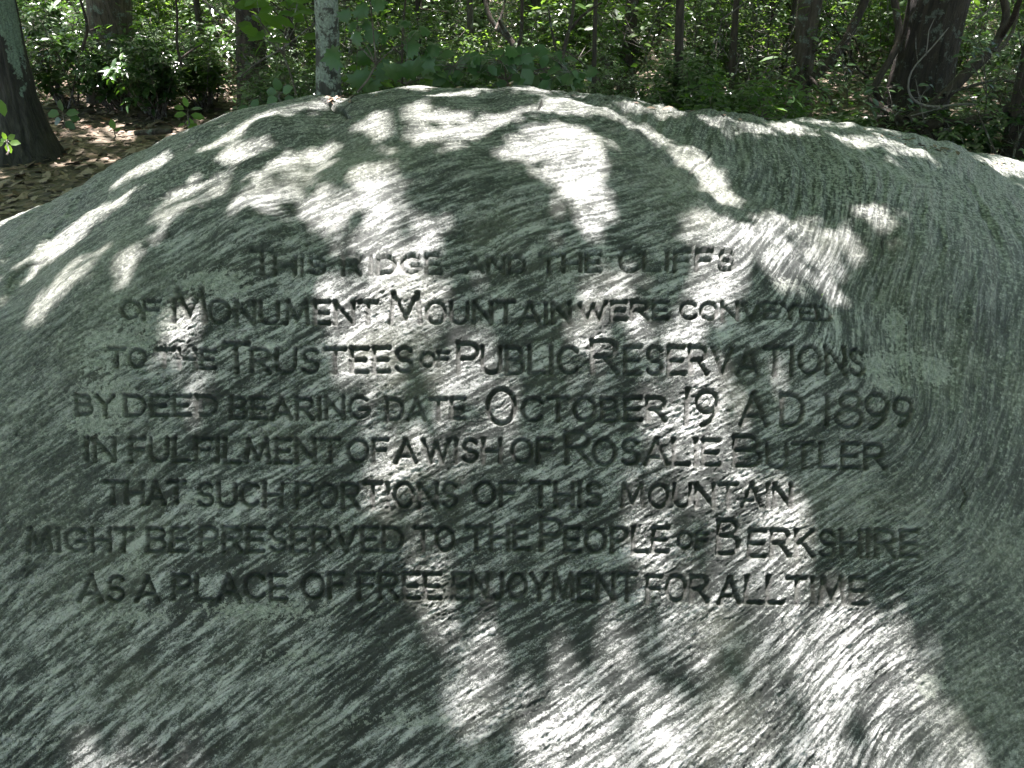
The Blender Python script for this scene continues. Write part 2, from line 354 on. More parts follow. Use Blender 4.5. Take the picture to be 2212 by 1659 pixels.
# --- inscription (cut strokes) ---
def arc(cx, cy_, rx, ry, a0, a1, n=12):
    t = np.radians(np.linspace(a0, a1, n)); return [(cx + rx * math.cos(a), cy_ + ry * math.sin(a)) for a in t]
G = {
 'A': (.92, [[(0, 1), (.5, 0)], [(.5, 0), (1, 1)], [(.2, .72), (.8, .72)]]),
 'B': (.74, [[(0, 0), (0, 1)], [(0, 0), (.55, 0)] + arc(.55, .23, .35, .23, -90, 90)[1:] + [(0, .46)], [(.5, .46)] + arc(.6, .73, .4, .27, -90, 90)[1:] + [(0, 1)]]),
 'C': (.85, [arc(.55, .5, .55, .5, -40, -320, 20)]),
 'D': (.85, [[(0, 0), (0, 1)], [(0, 0), (.45, 0)] + arc(.45, .5, .55, .5, -90, 90, 14)[1:] + [(0, 1)]]),
 'E': (.66, [[(0, 0), (0, 1)], [(0, 0), (1, 0)], [(0, .5), (.85, .5)], [(0, 1), (1, 1)]]),
 'F': (.64, [[(0, 0), (0, 1)], [(0, 0), (1, 0)], [(0, .48), (.85, .48)]]),
 'G': (.9, [arc(.55, .5, .55, .5, -45, -340, 20), [(.55, .58), (1, .58), (1, .8)]]),
 'H': (.82, [[(0, 0), (0, 1)], [(1, 0), (1, 1)], [(0, .5), (1, .5)]]),
 'I': (.06, [[(.5, 0), (.5, 1)]]),
 'J': (.5, [[(.9, 0), (.9, .7)] + arc(.45, .72, .45, .28, 0, 150, 8)]),
 'K': (.78, [[(0, 0), (0, 1)], [(.95, 0), (0, .6)], [(.3, .42), (1, 1)]]),
 'L': (.64, [[(0, 0), (0, 1)], [(0, 1), (1, 1)]]),
 'M': (1.08, [[(.02, 1), (.12, 0)], [(.12, 0), (.5, .85)], [(.5, .85), (.88, 0)], [(.88, 0), (.98, 1)]]),
 'N': (.84, [[(0, 1), (0, 0)], [(0, 0), (1, 1)], [(1, 1), (1, 0)]]),
 'O': (.9, [arc(.5, .5, .5, .5, 0, 360, 26)]),
 'P': (.7, [[(0, 0), (0, 1)], [(0, 0), (.55, 0)] + arc(.58, .26, .42, .26, -90, 90)[1:] + [(0, .52)]]),
 'R': (.76, [[(0, 0), (0, 1)], [(0, 0), (.55, 0)] + arc(.58, .25, .38, .25, -90, 90)[1:] + [(0, .5)], [(.45, .5), (1, 1)]]),
 'S': (.68, [arc(.52, .26, .44, .26, -25, -270, 12) + arc(.5, .75, .48, .25, -80, 155, 13)]),
 'T': (.82, [[(0, 0), (1, 0)], [(.5, 0), (.5, 1)]]),
 'U': (.8, [[(0, 0), (0, .65)] + arc(.5, .66, .5, .34, 180, 0, 12) + [(1, 0)]]),
 'V': (.84, [[(0, 0), (.5, 1)], [(.5, 1), (1, 0)]]),
 'W': (1.25, [[(0, 0), (.27, 1)], [(.27, 1), (.5, .15)], [(.5, .15), (.73, 1)], [(.73, 1), (1, 0)]]),
 'Y': (.8, [[(0, 0), (.5, .5)], [(1, 0), (.5, .5)], [(.5, .5), (.5, 1)]]),
 '1': (.1, [[(.5, 0), (.5, 1)]]),
 '8': (.75, [arc(.5, .24, .38, .24, 0, 360, 18), arc(.5, .73, .5, .27, 0, 360, 18)]),
 '9': (.75, [arc(.5, .3, .46, .3, 0, 360, 18), arc(.1, .35, .86, .65, -5, 78, 12)]),
}
TEXT = [("T",543,585,536,586),("HIS",592,697,551,585),("R",737,774,542,587),("IDGE",797,951,549,586),("AND",1007,1134,551,584),("THE",1168,1297,549,584),("C",1340,1382,537,586),("LIFFS",1391,1585,547,584),
 ("O",265,300,649,687),("F",309,344,650,688),("M",372,443,622,692),("ONUMENT",450,811,647,694),("M",841,909,631,694),("OUNTAIN",921,1232,651,696),("WERE",1254,1439,656,692),("CONVEYED",1470,1803,654,689),
 ("TO",240,313,755,792),("THE",337,460,755,792),("T",482,533,739,801),("RUSTEES",540,889,751,802),("OF",909,967,761,791),("P",990,1031,742,805),("UBLIC",1042,1247,750,806),("R",1279,1332,737,806),("ESERVATIONS",1349,1866,753,810),
 ("BY",167,247,856,895),("DEED",272,462,855,896),("BEARING",493,792,857,901),("DATE",834,1002,861,904),("O",1054,1112,839,914),("CTOBER",1129,1434,861,909),("1",1476,1486,846,917),("9",1501,1550,846,919),("A",1600,1655,851,918),("D",1687,1733,852,917),("1",1779,1790,860,915),("8",1806,1860,851,924),("9",1867,1918,851,924),("9",1931,1975,857,920),
 ("IN",187,245,946,993),("FULFILMENT",280,728,947,996),("OF",748,834,949,996),("A",854,897,951,997),("WISH",914,1081,951,998),("OF",1107,1191,949,997),("R",1223,1272,934,999),("OSALIE",1281,1551,951,1004),("B",1585,1641,943,1006),("UTLER",1656,1910,959,1010),
 ("THAT",227,397,1041,1086),("SUCH",427,603,1044,1092),("PORTIONS",637,987,1044,1096),("OF",1026,1112,1043,1092),("THIS",1149,1297,1043,1092),("MOUNTAIN",1341,1706,1048,1095),
 ("MIGHT",65,283,1143,1190),("BE",318,403,1141,1190),("PRESERVED",433,867,1140,1190),("TO",896,979,1140,1188),("THE",1010,1141,1138,1187),("P",1169,1211,1122,1188),("EOPLE",1221,1441,1141,1192),("OF",1464,1526,1151,1184),("B",1550,1593,1125,1196),("ERKSHIRE",1617,1978,1147,1202),
 ("AS",170,267,1244,1297),("A",297,343,1246,1297),("PLACE",377,613,1242,1294),("OF",650,737,1240,1292),("FREE",771,949,1240,1293),("ENJOYMENT",979,1372,1240,1295),("FOR",1399,1530,1245,1299),("ALL",1556,1688,1247,1302),("TIME",1702,1866,1248,1304)]
depth = np.zeros((nX, nS)); Uf = U0.ravel(); Vf = V0.ravel(); front = (Sg < s_top + .35).ravel()
cand = np.nonzero(front & (Uf > 30) & (Uf < 2010) & (Vf > 520) & (Vf < 1320))[0]
Uc = Uf[cand]; Vc = Vf[cand]; dep_c = np.zeros(len(cand))
wob_u = .9 * noise3(Uc / 14, Vc / 14, 1, 71); wob_v = .9 * noise3(Uc / 14, Vc / 14, 8, 72)
Uc = Uc + wob_u; Vc = Vc + wob_v
def seg_cut(idx, a, b, w, dp, flare=True):
    px, py = Uc[idx] - a[0], Vc[idx] - a[1]; dx, dy = b[0] - a[0], b[1] - a[1]; L2 = dx * dx + dy * dy + 1e-9
    t = np.clip((px * dx + py * dy) / L2, 0, 1); d = np.hypot(px - t * dx, py - t * dy)
    ww = w * (1 + (.32 * np.abs(2 * t - 1) ** 5 if flare else 0))
    c = dp * (1 - sstep(ww * .45, ww, d)); dep_c[idx] = np.maximum(dep_c[idx], c)
def cut_word(word, x0, x1, y0, y1):
    sel = np.nonzero((Uc > x0 - 12) & (Uc < x1 + 12) & (Vc > y0 - 12) & (Vc < y1 + 12))[0]
    hgt = y1 - y0; gap = .30 * hgt if len(word) > 1 else 0
    ws = np.array([G[c][0] for c in word]) * hgt
    tot = ws.sum() + gap * (len(word) - 1); k = (x1 - x0) / tot
    if len(word) == 1: k = (x1 - x0) / ws.sum()
    x = x0; w = 4.3 + .028 * hgt; dp = .0125 + .00006 * hgt
    for c, wd in zip(word, ws):
        wd = wd * k; jy = random.uniform(-1.2, 1.2)
        seg_sel = sel[(Uc[sel] > x - 12) & (Uc[sel] < x + wd + 12)]
        dpc = dp * random.uniform(.85, 1.12)
        for st in G[c][1]:
            pts = [(x + a * wd, y0 + jy + b * hgt) for a, b in st]
            for i in range(len(pts) - 1): seg_cut(seg_sel, pts[i], pts[i + 1], w, dpc, flare=len(pts) == 2)
        x += wd + gap * k
for wd in TEXT: cut_word(*wd)
for (cx, cy_) in ((1572, 889), (1668, 872), (1754, 884), (1889 - 20, 1268)):
    sel = np.nonzero((abs(Uc - cx) < 12) & (abs(Vc - cy_) < 12))[0]; seg_cut(sel, (cx, cy_), (cx + .5, cy_), 5.5, .006, False)
worn = .72 + .28 * sstep(-.45, -.05, fbm(Uc / 170, Vc / 60, 4, 77, 3)); worn = worn * (1 - .28 * sstep(330, 120, Uc)) * (1 - .25 * sstep(1750, 1950, Uc))
dep_c = dep_c * worn
cutf = np.zeros(nX * nS); cutf[cand] = dep_c
# cracks
crk = np.nonzero(front | ((Sg < s_crest).ravel()))[0]
def crack(pts, w, dp):
    pts = np.array(pts, float); x0, y0 = pts.min(0) - 15; x1, y1 = pts.max(0) + 15
    s = crk[(Uf[crk] > x0) & (Uf[crk] < x1) & (Vf[crk] > y0) & (Vf[crk] < y1)]
    uu = Uf[s] + 4 * noise3(Uf[s] / 16, Vf[s] / 16, 2, 81); vv_ = Vf[s] + 3 * noise3(Uf[s] / 16, Vf[s] / 16, 6, 82)
    for i in range(len(pts) - 1):
        a, b = pts[i], pts[i + 1]; dx, dy = b - a; L2 = dx * dx + dy * dy
        t = np.clip(((uu - a[0]) * dx + (vv_ - a[1]) * dy) / L2, 0, 1); d = np.hypot(uu - a[0] - t * dx, vv_ - a[1] - t * dy)
        cutf[s] = np.maximum(cutf[s], dp * (1 - sstep(w * .2, w, d)))
crack([(413, 455), (440, 438), (478, 424), (520, 407), (545, 396)], 4.2, .012)
crack([(1172, 232), (1168, 242), (1158, 252)], 4.0, .014)
crack([(1911, 508), (1912, 530), (1908, 548)], 3.2, .010)
crack([(1540, 320), (1527, 337), (1505, 352), (1492, 366)], 3.2, .008)
crack([(620, 500), (655, 485), (690, 460)], 3.0, .007)
crack([(20, 620), (30, 600), (60, 575), (100, 560)], 4.0, .010)
crack([(290, 440), (330, 430), (365, 418)], 3.0, .008)
crack([(690, 200), (715, 216), (738, 232), (750, 246)], 7, .020)
crack([(1975, 405), (2020, 404), (2050, 409)], 3, .006); crack([(2020, 440), (2060, 450), (2085, 455)], 3, .006)
crack([(2085, 1045), (2098, 1070), (2080, 1098)], 4, .007)
cut = cutf.reshape(nX, nS)
# a chipped step running along the left shoulder
step_ = .022 * sstep(0, 14, (Vf - (204 + .55 * (745 - Uf))).reshape(nX, nS)) * 0
disp = relief + fol * (1 - sstep(.002, .006, cut) * .6) + rough - cut
rockP = base + nb * disp[..., None]
fv = (nX * nS)
ii = np.arange(nX - 1)[:, None] * nS + np.arange(nS - 1)[None]
rockF = np.stack([ii, ii + nS, ii + nS + 1, ii + 1], -1).reshape(-1, 4)
# lichen spots (soft masks in surface position, edges broken up in the material)
LICH = [(460, 607, 75, 26, .9), (330, 690, 70, 40, .8), (265, 745, 75, 30, .9), (225, 790, 50, 25, .7), (235, 868, 60, 42, 1), (205, 920, 45, 22, 1), (225, 985, 25, 12, .7), (490, 620, 30, 18, 1), (1950, 690, 22, 45, 1), (1965, 765, 60, 30, .7), (2035, 790, 45, 35, .9), (1895, 790, 55, 30, .8),
        (1925, 828, 32, 16, 1.3), (1500, 1400, 0.1, .1, 0), (290, 1212, 35, 20, .5), (445, 1080, 70, 12, .7), (560, 1320, 120, 22, .7), (1710, 610, 60, 20, .5), (1990, 1400, 0.1, .1, 0), (840, 1560, 160, 18, .4), (300, 1330, 110, 14, .5), (2010, 1480, 30, 28, .8), (620, 1420, 120, 20, .4)]
lich = np.zeros((nX, nS))
for (a, b, c, d, w) in LICH:
    lich = np.maximum(lich, w * np.exp(-(((U0 - a) / c) ** 2 + ((V0 - b) / d) ** 2) * .8))
lich = lich * (Sg < s_crest)
lich = np.maximum(lich * 1.45, .34 * topm + .14 * edgeL + .24 * edgeR)

def rock_material():
    m, t, p, out = new_mat("lichened_gneiss")
    fa = N_(t, "ShaderNodeAttribute", attribute_name='fol'); sp = N_(t, "ShaderNodeSeparateXYZ"); t.links.new(fa.outputs['Vector'], sp.inputs[0])
    tc = N_(t, "ShaderNodeTexCoord")
    gr = N_(t, "ShaderNodeTexNoise", i_Scale=330.0, i_Detail=3.0, i_Roughness=.7); t.links.new(tc.outputs['Object'], gr.inputs['Vector'])
    md = N_(t, "ShaderNodeTexNoise", i_Scale=85.0, i_Detail=5.0, i_Roughness=.75); t.links.new(tc.outputs['Object'], md.inputs['Vector'])
    qd = mathn(t, 'ADD', sp.outputs[0], mathn(t, 'ADD', mathn(t, 'MULTIPLY', mathn(t, 'SUBTRACT', md.outputs['Fac'], .5), .016), mathn(t, 'MULTIPLY', mathn(t, 'SUBTRACT', gr.outputs['Fac'], .5), .007)))
    def aniso(a, b, c, detail, rough_=.6, w=0.0):
        cb = N_(t, "ShaderNodeCombineXYZ")
        t.links.new(mathn(t, 'MULTIPLY', qd, a), cb.inputs[0]); t.links.new(mathn(t, 'MULTIPLY', sp.outputs[1], b), cb.inputs[1]); t.links.new(mathn(t, 'MULTIPLY', sp.outputs[2], c), cb.inputs[2])
        n = N_(t, "ShaderNodeTexNoise", i_Scale=1.0, i_Detail=detail, i_Roughness=rough_); t.links.new(cb.outputs[0], n.inputs['Vector']); return n.outputs['Fac']
    a1 = aniso(72, 10, 10, 6, .60); a2 = aniso(150, 80, 80, 4, .75); a3 = aniso(14, 3.2, 3.2, 3); g = aniso(1, 1, 1, 1)
    bgn = N_(t, "ShaderNodeTexNoise", i_Scale=3.2, i_Detail=3.0); t.links.new(tc.outputs['Object'], bgn.inputs['Vector'])
    tone = N_(t, "ShaderNodeAttribute", attribute_name='tone').outputs['Fac']
    val = mathn(t, 'ADD', mathn(t, 'ADD', mathn(t, 'MULTIPLY', a1, .50), mathn(t, 'MULTIPLY', a2, .18)), mathn(t, 'ADD', mathn(t, 'MULTIPLY', gr.outputs['Fac'], .22), mathn(t, 'MULTIPLY', md.outputs['Fac'], .10)))
    val = mathn(t, 'ADD', val, mathn(t, 'MULTIPLY', mathn(t, 'SUBTRACT', a3, .5), .22))
    val = mathn(t, 'ADD', val, mathn(t, 'MULTIPLY', tone, .65))
    rr = ramp(t, val, [(.44, (.015, .019, .015)), (.482, (.048, .056, .048)), (.504, (.160, .172, .156)), (.570, (.45, .452, .435))])
    a4 = aniso(80, 15, 15, 3, .55); a5 = aniso(120, 42, 42, 2, .5)
    a4 = mathn(t, 'ADD', a4, mathn(t, 'MULTIPLY', mathn(t, 'SUBTRACT', md.outputs['Fac'], .5), .10)); l1 = ramp(t, mathn(t, 'ABSOLUTE', mathn(t, 'SUBTRACT', a4, .46)), [(.010, (0, 0, 0)), (.026, (1, 1, 1))])
    l2 = ramp(t, mathn(t, 'ABSOLUTE', mathn(t, 'SUBTRACT', a5, .5)), [(.004, (0, 0, 0)), (.022, (1, 1, 1))])
    lines = mathn(t, 'MULTIPLY', mathn(t, 'ADD', mathn(t, 'MULTIPLY', l1.outputs[0], .85), .15), mathn(t, 'ADD', mathn(t, 'MULTIPLY', l2.outputs[0], .5), .5))
    # mottled, lichen-covered zones with low contrast
    zone = N_(t, "ShaderNodeAttribute", attribute_name='zone').outputs['Fac']
    zone = mathn(t, 'ADD', zone, mathn(t, 'ADD', mathn(t, 'MULTIPLY', mathn(t, 'SUBTRACT', bgn.outputs['Fac'], .53), 1.5), mathn(t, 'MULTIPLY', mathn(t, 'SUBTRACT', md.outputs['Fac'], .5), .8)), True)
    vz = mathn(t, 'ADD', mathn(t, 'MULTIPLY', md.outputs['Fac'], .45), mathn(t, 'ADD', mathn(t, 'MULTIPLY', a2, .25), mathn(t, 'MULTIPLY', bgn.outputs['Fac'], .30)))
    vz = mathn(t, 'ADD', vz, mathn(t, 'MULTIPLY', mathn(t, 'SUBTRACT', a1, .5), .32))
    rz = ramp(t, vz, [(.42, (.026, .031, .024)), (.485, (.075, .085, .066)), (.53, (.150, .162, .132)), (.60, (.31, .32, .28))])
    rl = mixc(t, mathn(t, 'MULTIPLY', mathn(t, 'SUBTRACT', 1.0, lines), .85), rr.outputs[0], (.014, .019, .015))
    rzz = mixc(t, mathn(t, 'MULTIPLY', mathn(t, 'SUBTRACT', 1.0, lines), .30), rz.outputs[0], (.03, .036, .028))
    col = mixc(t, zone, rl, rzz)
    # olive stain
    ol = ramp(t, bgn.outputs['Fac'], [(.5, (0, 0, 0)), (.68, (1, 1, 1))]); col = mixc(t, mathn(t, 'MULTIPLY', ol.outputs[0], .16), col, (.14, .145, .085))
    # lichen
    la = N_(t, "ShaderNodeAttribute", attribute_name='lichen').outputs['Fac']
    lm = mathn(t, 'ADD', la, mathn(t, 'MULTIPLY', mathn(t, 'SUBTRACT', md.outputs['Fac'], .5), 3.2))
    lm = mathn(t, 'ADD', lm, mathn(t, 'MULTIPLY', mathn(t, 'SUBTRACT', a1, .5), 1.6))
    lr = ramp(t, lm, [(.50, (0, 0, 0)), (.60, (1, 1, 1))])
    lc = ramp(t, mathn(t, 'ADD', mathn(t, 'MULTIPLY', gr.outputs['Fac'], .5), mathn(t, 'MULTIPLY', md.outputs['Fac'], .5)), [(.42, (.12, .135, .11)), (.50, (.26, .28, .24)), (.57, (.40, .41, .36))])
    col = mixc(t, mathn(t, 'MULTIPLY', lr.outputs[0], .84), col, lc.outputs[0])
    # darkened cuts: algae and bare stone, plus groove shade put into the colour
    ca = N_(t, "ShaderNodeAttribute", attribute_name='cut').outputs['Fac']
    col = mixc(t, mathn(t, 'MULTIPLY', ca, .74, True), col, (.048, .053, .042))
    t.links.new(col, p.inputs['Base Color']); p.inputs['Roughness'].default_value = .5; p.inputs['Specular IOR Level'].default_value = .6
    h = mathn(t, 'ADD', mathn(t, 'MULTIPLY', a2, 1.0), mathn(t, 'MULTIPLY', gr.outputs['Fac'], .45))
    h = mathn(t, 'ADD', h, mathn(t, 'MULTIPLY', a1, .5)); h = mathn(t, 'ADD', h, mathn(t, 'MULTIPLY', lines, .35)); h = mathn(t, 'ADD', h, mathn(t, 'MULTIPLY', md.outputs['Fac'], .5)); h = mathn(t, 'ADD', h, mathn(t, 'MULTIPLY', lr.outputs[0], .15))
    b = N_(t, "ShaderNodeBump", i_Strength=1.0, i_Distance=.006); t.links.new(h, b.inputs['Height']); t.links.new(b.outputs[0], p.inputs['Normal'])
    return m
tone = (n1 * .05 + n2 * .06) * (1 - smoothz * .5) + .035 * fbm(Xg * 1.6, Sg * 1.6, 3, 91, 3)
rock_me = mesh_np("boulder", rockP.reshape(-1, 3), rockF, rock_material(), {
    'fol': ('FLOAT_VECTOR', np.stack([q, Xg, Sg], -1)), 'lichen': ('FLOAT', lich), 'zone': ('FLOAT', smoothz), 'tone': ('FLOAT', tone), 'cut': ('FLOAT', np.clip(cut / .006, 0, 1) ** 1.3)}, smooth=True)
boulder = link("inscribed_boulder", rock_me, label="huge grey-green streaked boulder with eight lines of carved lettering on its face", cat="boulder")

# ------------------------------------------------------------------ ground
def ground_z(x, y):
    z = .05 * fbm(np.asarray(x) * .35, np.asarray(y) * .35, 0, 101, 3) + .012 * noise3(np.asarray(x) * 3, np.asarray(y) * 3, 0, 104)
    z = z - .30 * sstep(2.2, .6, np.asarray(y)) + .10 * sstep(12, 45, np.asarray(y)) * (np.asarray(y) - 12) * .25
    return z
gx = np.concatenate([np.linspace(-160, -14, 30), np.linspace(-13.5, 13.5, 180), np.linspace(14, 160, 30)])
gy = np.concatenate([np.linspace(-120, -3, 24), np.linspace(-2.8, 16, 150), np.linspace(16.5, 60, 50), np.linspace(64, 260, 20)])
GX, GY = np.meshgrid(gx, gy, indexing='ij'); GZ = ground_z(GX, GY)
a_, b_ = GX.shape; ii = np.arange(a_ - 1)[:, None] * b_ + np.arange(b_ - 1)[None]
link("ground", mesh_np("ground", np.stack([GX, GY, GZ], -1).reshape(-1, 3), np.stack([ii, ii + b_, ii + b_ + 1, ii + 1], -1).reshape(-1, 4), M_SOIL, smooth=True),
     label="brown forest floor of soil and old leaves", kind="structure")

# fallen leaves: nobody could count them
def scatter_ground(n, xr, yr, power=1.0):
    x = rng.uniform(*xr, n); y = yr[0] + (yr[1] - yr[0]) * rng.random(n) ** power; return x, y
x, y = scatter_ground(24000, (-6.5, 6.5), (2.6, 11), 1.3)
inside = (x > -1.2) & (y > 7.0) | (np.abs(x) < 2.6) & (y < 3.6 + .08 * x * x); x, y = x[~inside], y[~inside]
z = ground_z(x, y) + rng.uniform(.003, .03, len(x))
D = rand_dirs(len(x), .25); Nn = np.stack([rng.normal(0, .35, len(x)), rng.normal(0, .35, len(x)), np.ones(len(x))], 1)
kk = rng.random(len(x)) < .35
V1, F1, r1 = leaves_np(np.stack([x, y, z], 1)[kk], D[kk], Nn[kk], rng.uniform(.05, .10, kk.sum()), T_MAPLE)
V2, F2, r2 = leaves_np(np.stack([x, y, z], 1)[~kk], D[~kk], Nn[~kk], rng.uniform(.03, .08, (~kk).sum()), T_OVAL)
link("leaf_litter", mesh_np("leaf_litter", np.vstack([V1, V2]), np.vstack([F1, F2 + len(V1)]), M_LITTER, {'rnd': ('FLOAT', np.r_[r1, r2])}),
     label="dry brown fallen leaves covering the forest floor beside the boulder", cat="fallen leaves", kind="stuff")

# ------------------------------------------------------------------ trees
TREES = []   # (object, x, y)
def trunk_points(Y, pts, top_z=8.5, lean=None):
    P = [at(u, v, Y) for u, v, w in pts]; Rr = [w / 2 / FPX * ((p - CAM) @ FWD) for (u, v, w), p in zip(pts, P)]
    P = [np.array(p) for p in P]
    if P[0][2] < P[-1][2]: pass
    else: P = P[::-1]; Rr = Rr[::-1]
    gz = float(ground_z(P[0][0], Y)) - .15
    if P[0][2] > gz:
        d = P[0] - P[1]; d = d / abs(d[2]); k = P[0][2] - gz
        P.insert(0, P[0] + np.array([d[0] * .4, 0, -1]) * k); Rr.insert(0, Rr[0] * (1 + .25 * min(k, 1)))
    d = P[-1] - P[-2]; d = d / max(abs(d[2]), .2)
    t = P[-1]; z = t[2]; r = Rr[-1]
    while z < top_z:
        dz = 1.2; t = t + np.array([d[0] * .5 * dz + random.uniform(-.05, .05), random.uniform(-.06, .06), dz]); z += dz; r *= .93; d = d * .6
        P.append(t); Rr.append(r)
    return P, Rr
def flare(P, Rr, k=.5, h=.35):
    z0 = P[0][2] + .15
    return Rr * (1 + k * np.exp(-np.maximum(P[:, 2] - z0, 0) / h))
def tree(label, Y, pts, mat, sides=14, step=.2, ridges=.06, nr=8, top=8.5, cat="tree", name="tree", group=None, fl=.4, unseen_crown=True, moss=None, seed=None):
    P, Rr = trunk_points(Y, pts, top); P, Rr = resample(P, Rr, step); Rr = flare(P, Rr, fl)
    b0 = P[0].copy(); b0[2] = float(ground_z(b0[0], b0[1]))
    root = link(name, None, label=label, cat=cat, group=group, loc=b0)
    V, F = tube_arrays(P, Rr, sides=sides, ridges=ridges, nridge=nr, seed=len(TREES) * 7 + 3)
    at_ = {}
    if moss is not None: at_ = {'moss': ('FLOAT', moss(V, P, Rr, sides))}
    o = link("trunk", mesh_np("trunk", V - b0, F, mat, at_, smooth=True), root)
    TREES.append([root, b0, P, Rr, mat, unseen_crown, [], []])
    return root, o, P, Rr
def moss_side(V, P, Rr, sides):                       # pale lichen crust on the side towards the boulder and camera
    i = np.arange(len(V)) // sides; c = P[i]; d = (V - c) / (Rr[i][:, None] + 1e-6)
    h = V[:, 2]; ax = d[:, 0] * .8 - d[:, 1] * .6           # 1 = faces the camera from the right
    return np.clip(.5 + 1.3 * (ax - (1.0 - .38 * sstep(.35, 1.25, h))), 0, 1.1) * sstep(.25, .5, h)
left_t = tree("thick leaning trunk at the left edge with pale lichen crust down one side", 6.3, [(-6, -20, 62), (17, 100, 63), (39, 200, 66), (50, 265, 92), (58, 335, 150)], M_MOSSY, sides=64, step=.04, ridges=.11, nr=11, fl=.05, moss=moss_side)
birch = tree("slim upright trunk crusted with grey-green lichen just behind the boulder's crest", 4.3, [(704, -10, 50), (708, 90, 50), (710, 195, 54)], M_LICH, sides=32, step=.05, ridges=.035, nr=7, fl=.25)
tree("broad dark trunk in shade behind the laurels, right of the leaning trunk", 8.6, [(236, 0, 86), (236, 80, 84)], M_BARKB, sides=24, step=.12, nr=9)
tree("dark brown straight trunk left of the lichen-crusted one", 7.6, [(533, 0, 50), (541, 60, 54), (543, 120, 60)], M_BARK, sides=24, step=.1, nr=8)
oak = tree("massive dark oak trunk with ridged bark above tangled laurel limbs on the right", 6.6, [(2028, 0, 122), (1997, 133, 116), (1972, 233, 120), (1966, 270, 136)], M_BARKR, sides=64, step=.045, ridges=.075, nr=12, fl=.2)
tree("medium rough-barked trunk between the curved laurel stem and the thin poles", 7.4, [(1750, 0, 50), (1737, 100, 44), (1727, 200, 44), (1722, 232, 50)], M_BARKB, sides=30, step=.07, ridges=.06, nr=9)
tree("shaded dark trunk behind a bleached broken branch, left of the rough-barked one", 10.5, [(1664, 0, 46), (1657, 100, 42)], M_BARK, sides=20, step=.12)
tree("dark trunk cropped by the right edge above a patch of leaf litter", 5.6, [(2222, 150, 40), (2208, 230, 44), (2200, 330, 62)], M_BARK, sides=30, step=.06)
tree("narrow grey trunk right of the dark one by the bleached branch", 11, [(1708, 0, 20), (1702, 110, 18)], M_BARKB, sides=12, step=.2)
far = [(757, 0, 92, 26, 12, M_BARKB, "brown trunk seen just right of the lichen-crusted one"), (848, 0, 84, 30, 13, M_BARK, "brown trunk above the big maple leaves"), (905, 0, 90, 24, 11, M_BARKB, "pale brown trunk beside a slender dark pole"),
       (977, 0, 120, 60, 14, M_BARK, "wide dark trunk left of the bent sapling"), (1045, 0, 110, 18, 12, M_BARK, "slim trunk touching the bent sapling's elbow"), (1143, 0, 112, 52, 10, M_BARKB, "stout fissured trunk in the middle of the picture"),
       (1193, 20, 120, 32, 13, M_BARK, "dark trunk half hidden behind the forked sapling"), (1258, 0, 90, 22, 14, M_BARK, "dim trunk directly right of the forked sapling"), (1360, 0, 130, 28, 8.2, M_BARKB, "straight brown trunk right of the forked sapling with a loose-leaved shrub at its foot"),
       (1467, 0, 200, 19, 6.2, M_BARK, "dark slender trunk rising straight from the boulder's right slope"), (1586, 0, 150, 14, 7.5, M_BARK, "thin dark pole standing left of the rough-barked trunk"), (1555, 20, 140, 11, 8.5, M_TWIG, "thinner pole with a sunlit patch of bark"),
       (1285, 0, 165, 9, 6.0, M_BARK, "thin dark stem beside the boulder's crest right of the forked sapling"), (1430, 0, 130, 30, 14, M_BARK, "dark far trunk behind the slender one"), (1515, 10, 120, 26, 15, M_BARKB, "far trunk under bright leaves left of two poles"),
       (1810, 0, 110, 26, 13, M_BARKB, "far trunk seen through the arch of the curved laurel stem"), (1905, 0, 100, 40, 15, M_BARK, "far wide trunk left of the massive oak"), (2120, 0, 120, 16, 12, M_BARKB, "thin far trunk right of the massive oak"),
       (620, 0, 110, 22, 14, M_BARK, "far trunk behind the toothed leaves"), (430, 0, 90, 14, 10, M_BARK, "thin trunk rising from the laurels left of the dark brown trunk"), (150, 0, 60, 20, 13, M_BARKB, "far trunk at the upper left beyond the leaning one"), (1015, 0, 100, 14, 9, M_TWIG, "thin grey stem in front of the wide dark trunk")]
for (u, v0, v1, w, Y, mt, lb) in far:
    du = (u - 1106) * .012
    tree(lb, Y, [(u + du + random.uniform(-3, 3), v0, w * .95), (u, (v0 + v1) / 2, w), (u - du * .8, v1, w * 1.08)], mt, sides=12 if w < 30 else 18, step=.16, ridges=.05, name="tree", cat="tree", fl=.3, unseen_crown=w > 17)
# distant trunks, alike and half lost among leaves
for i in range(34):
    Y = random.uniform(16, 34); u = random.uniform(-150, 2350)
    w = random.uniform(.12, .34) / Y * FPX * 1.0
    tree("dim distant trunk half lost among the leaves far behind", Y, [(u + (u - 1106) * .02, -10, w * .95), (u, 40, w)], random.choice([M_BARK, M_BARKB]), sides=8, step=.8, ridges=0, group="distant trunks in the wood", top=10, fl=.2, unseen_crown=(i % 2 == 0))

# ------------------------------------------------------------------ saplings and crooked laurel limbs
def stems(name, label, cat, Y, paths, mat, parts=None, group=None, sides=9, dY=0.0, partname="stem", wob=.012):
    first = at(paths[0][0][0], paths[0][0][1], Y); root = link(name, None, label=label, cat=cat, group=group, loc=first)
    for k, pth in enumerate(paths):
        yy = np.linspace(0, dY, len(pth)) if k % 2 == 0 else np.linspace(0, -dY, len(pth))
        P = [at(u, v, Y + a) for (u, v, w), a in zip(pth, yy)]; rr = [w / 2 / FPX * ((p - CAM) @ FWD) for (u, v, w), p in zip(pth, P)]
        P, rr = resample(P, rr, .05)
        P = P + wob * np.stack([noise3(P[:, 2] * 4, k, j, 5 + k) for j in (1.5, 7.5, 11.5)], 1)
        V, F = tube_arrays(P, rr, sides=sides, ridges=.06, nridge=6, seed=k)
        link(partname if k == 0 or partname != "trunk" else "branch", mesh_np(partname, V - first, F, mat, smooth=True), root)
    return root
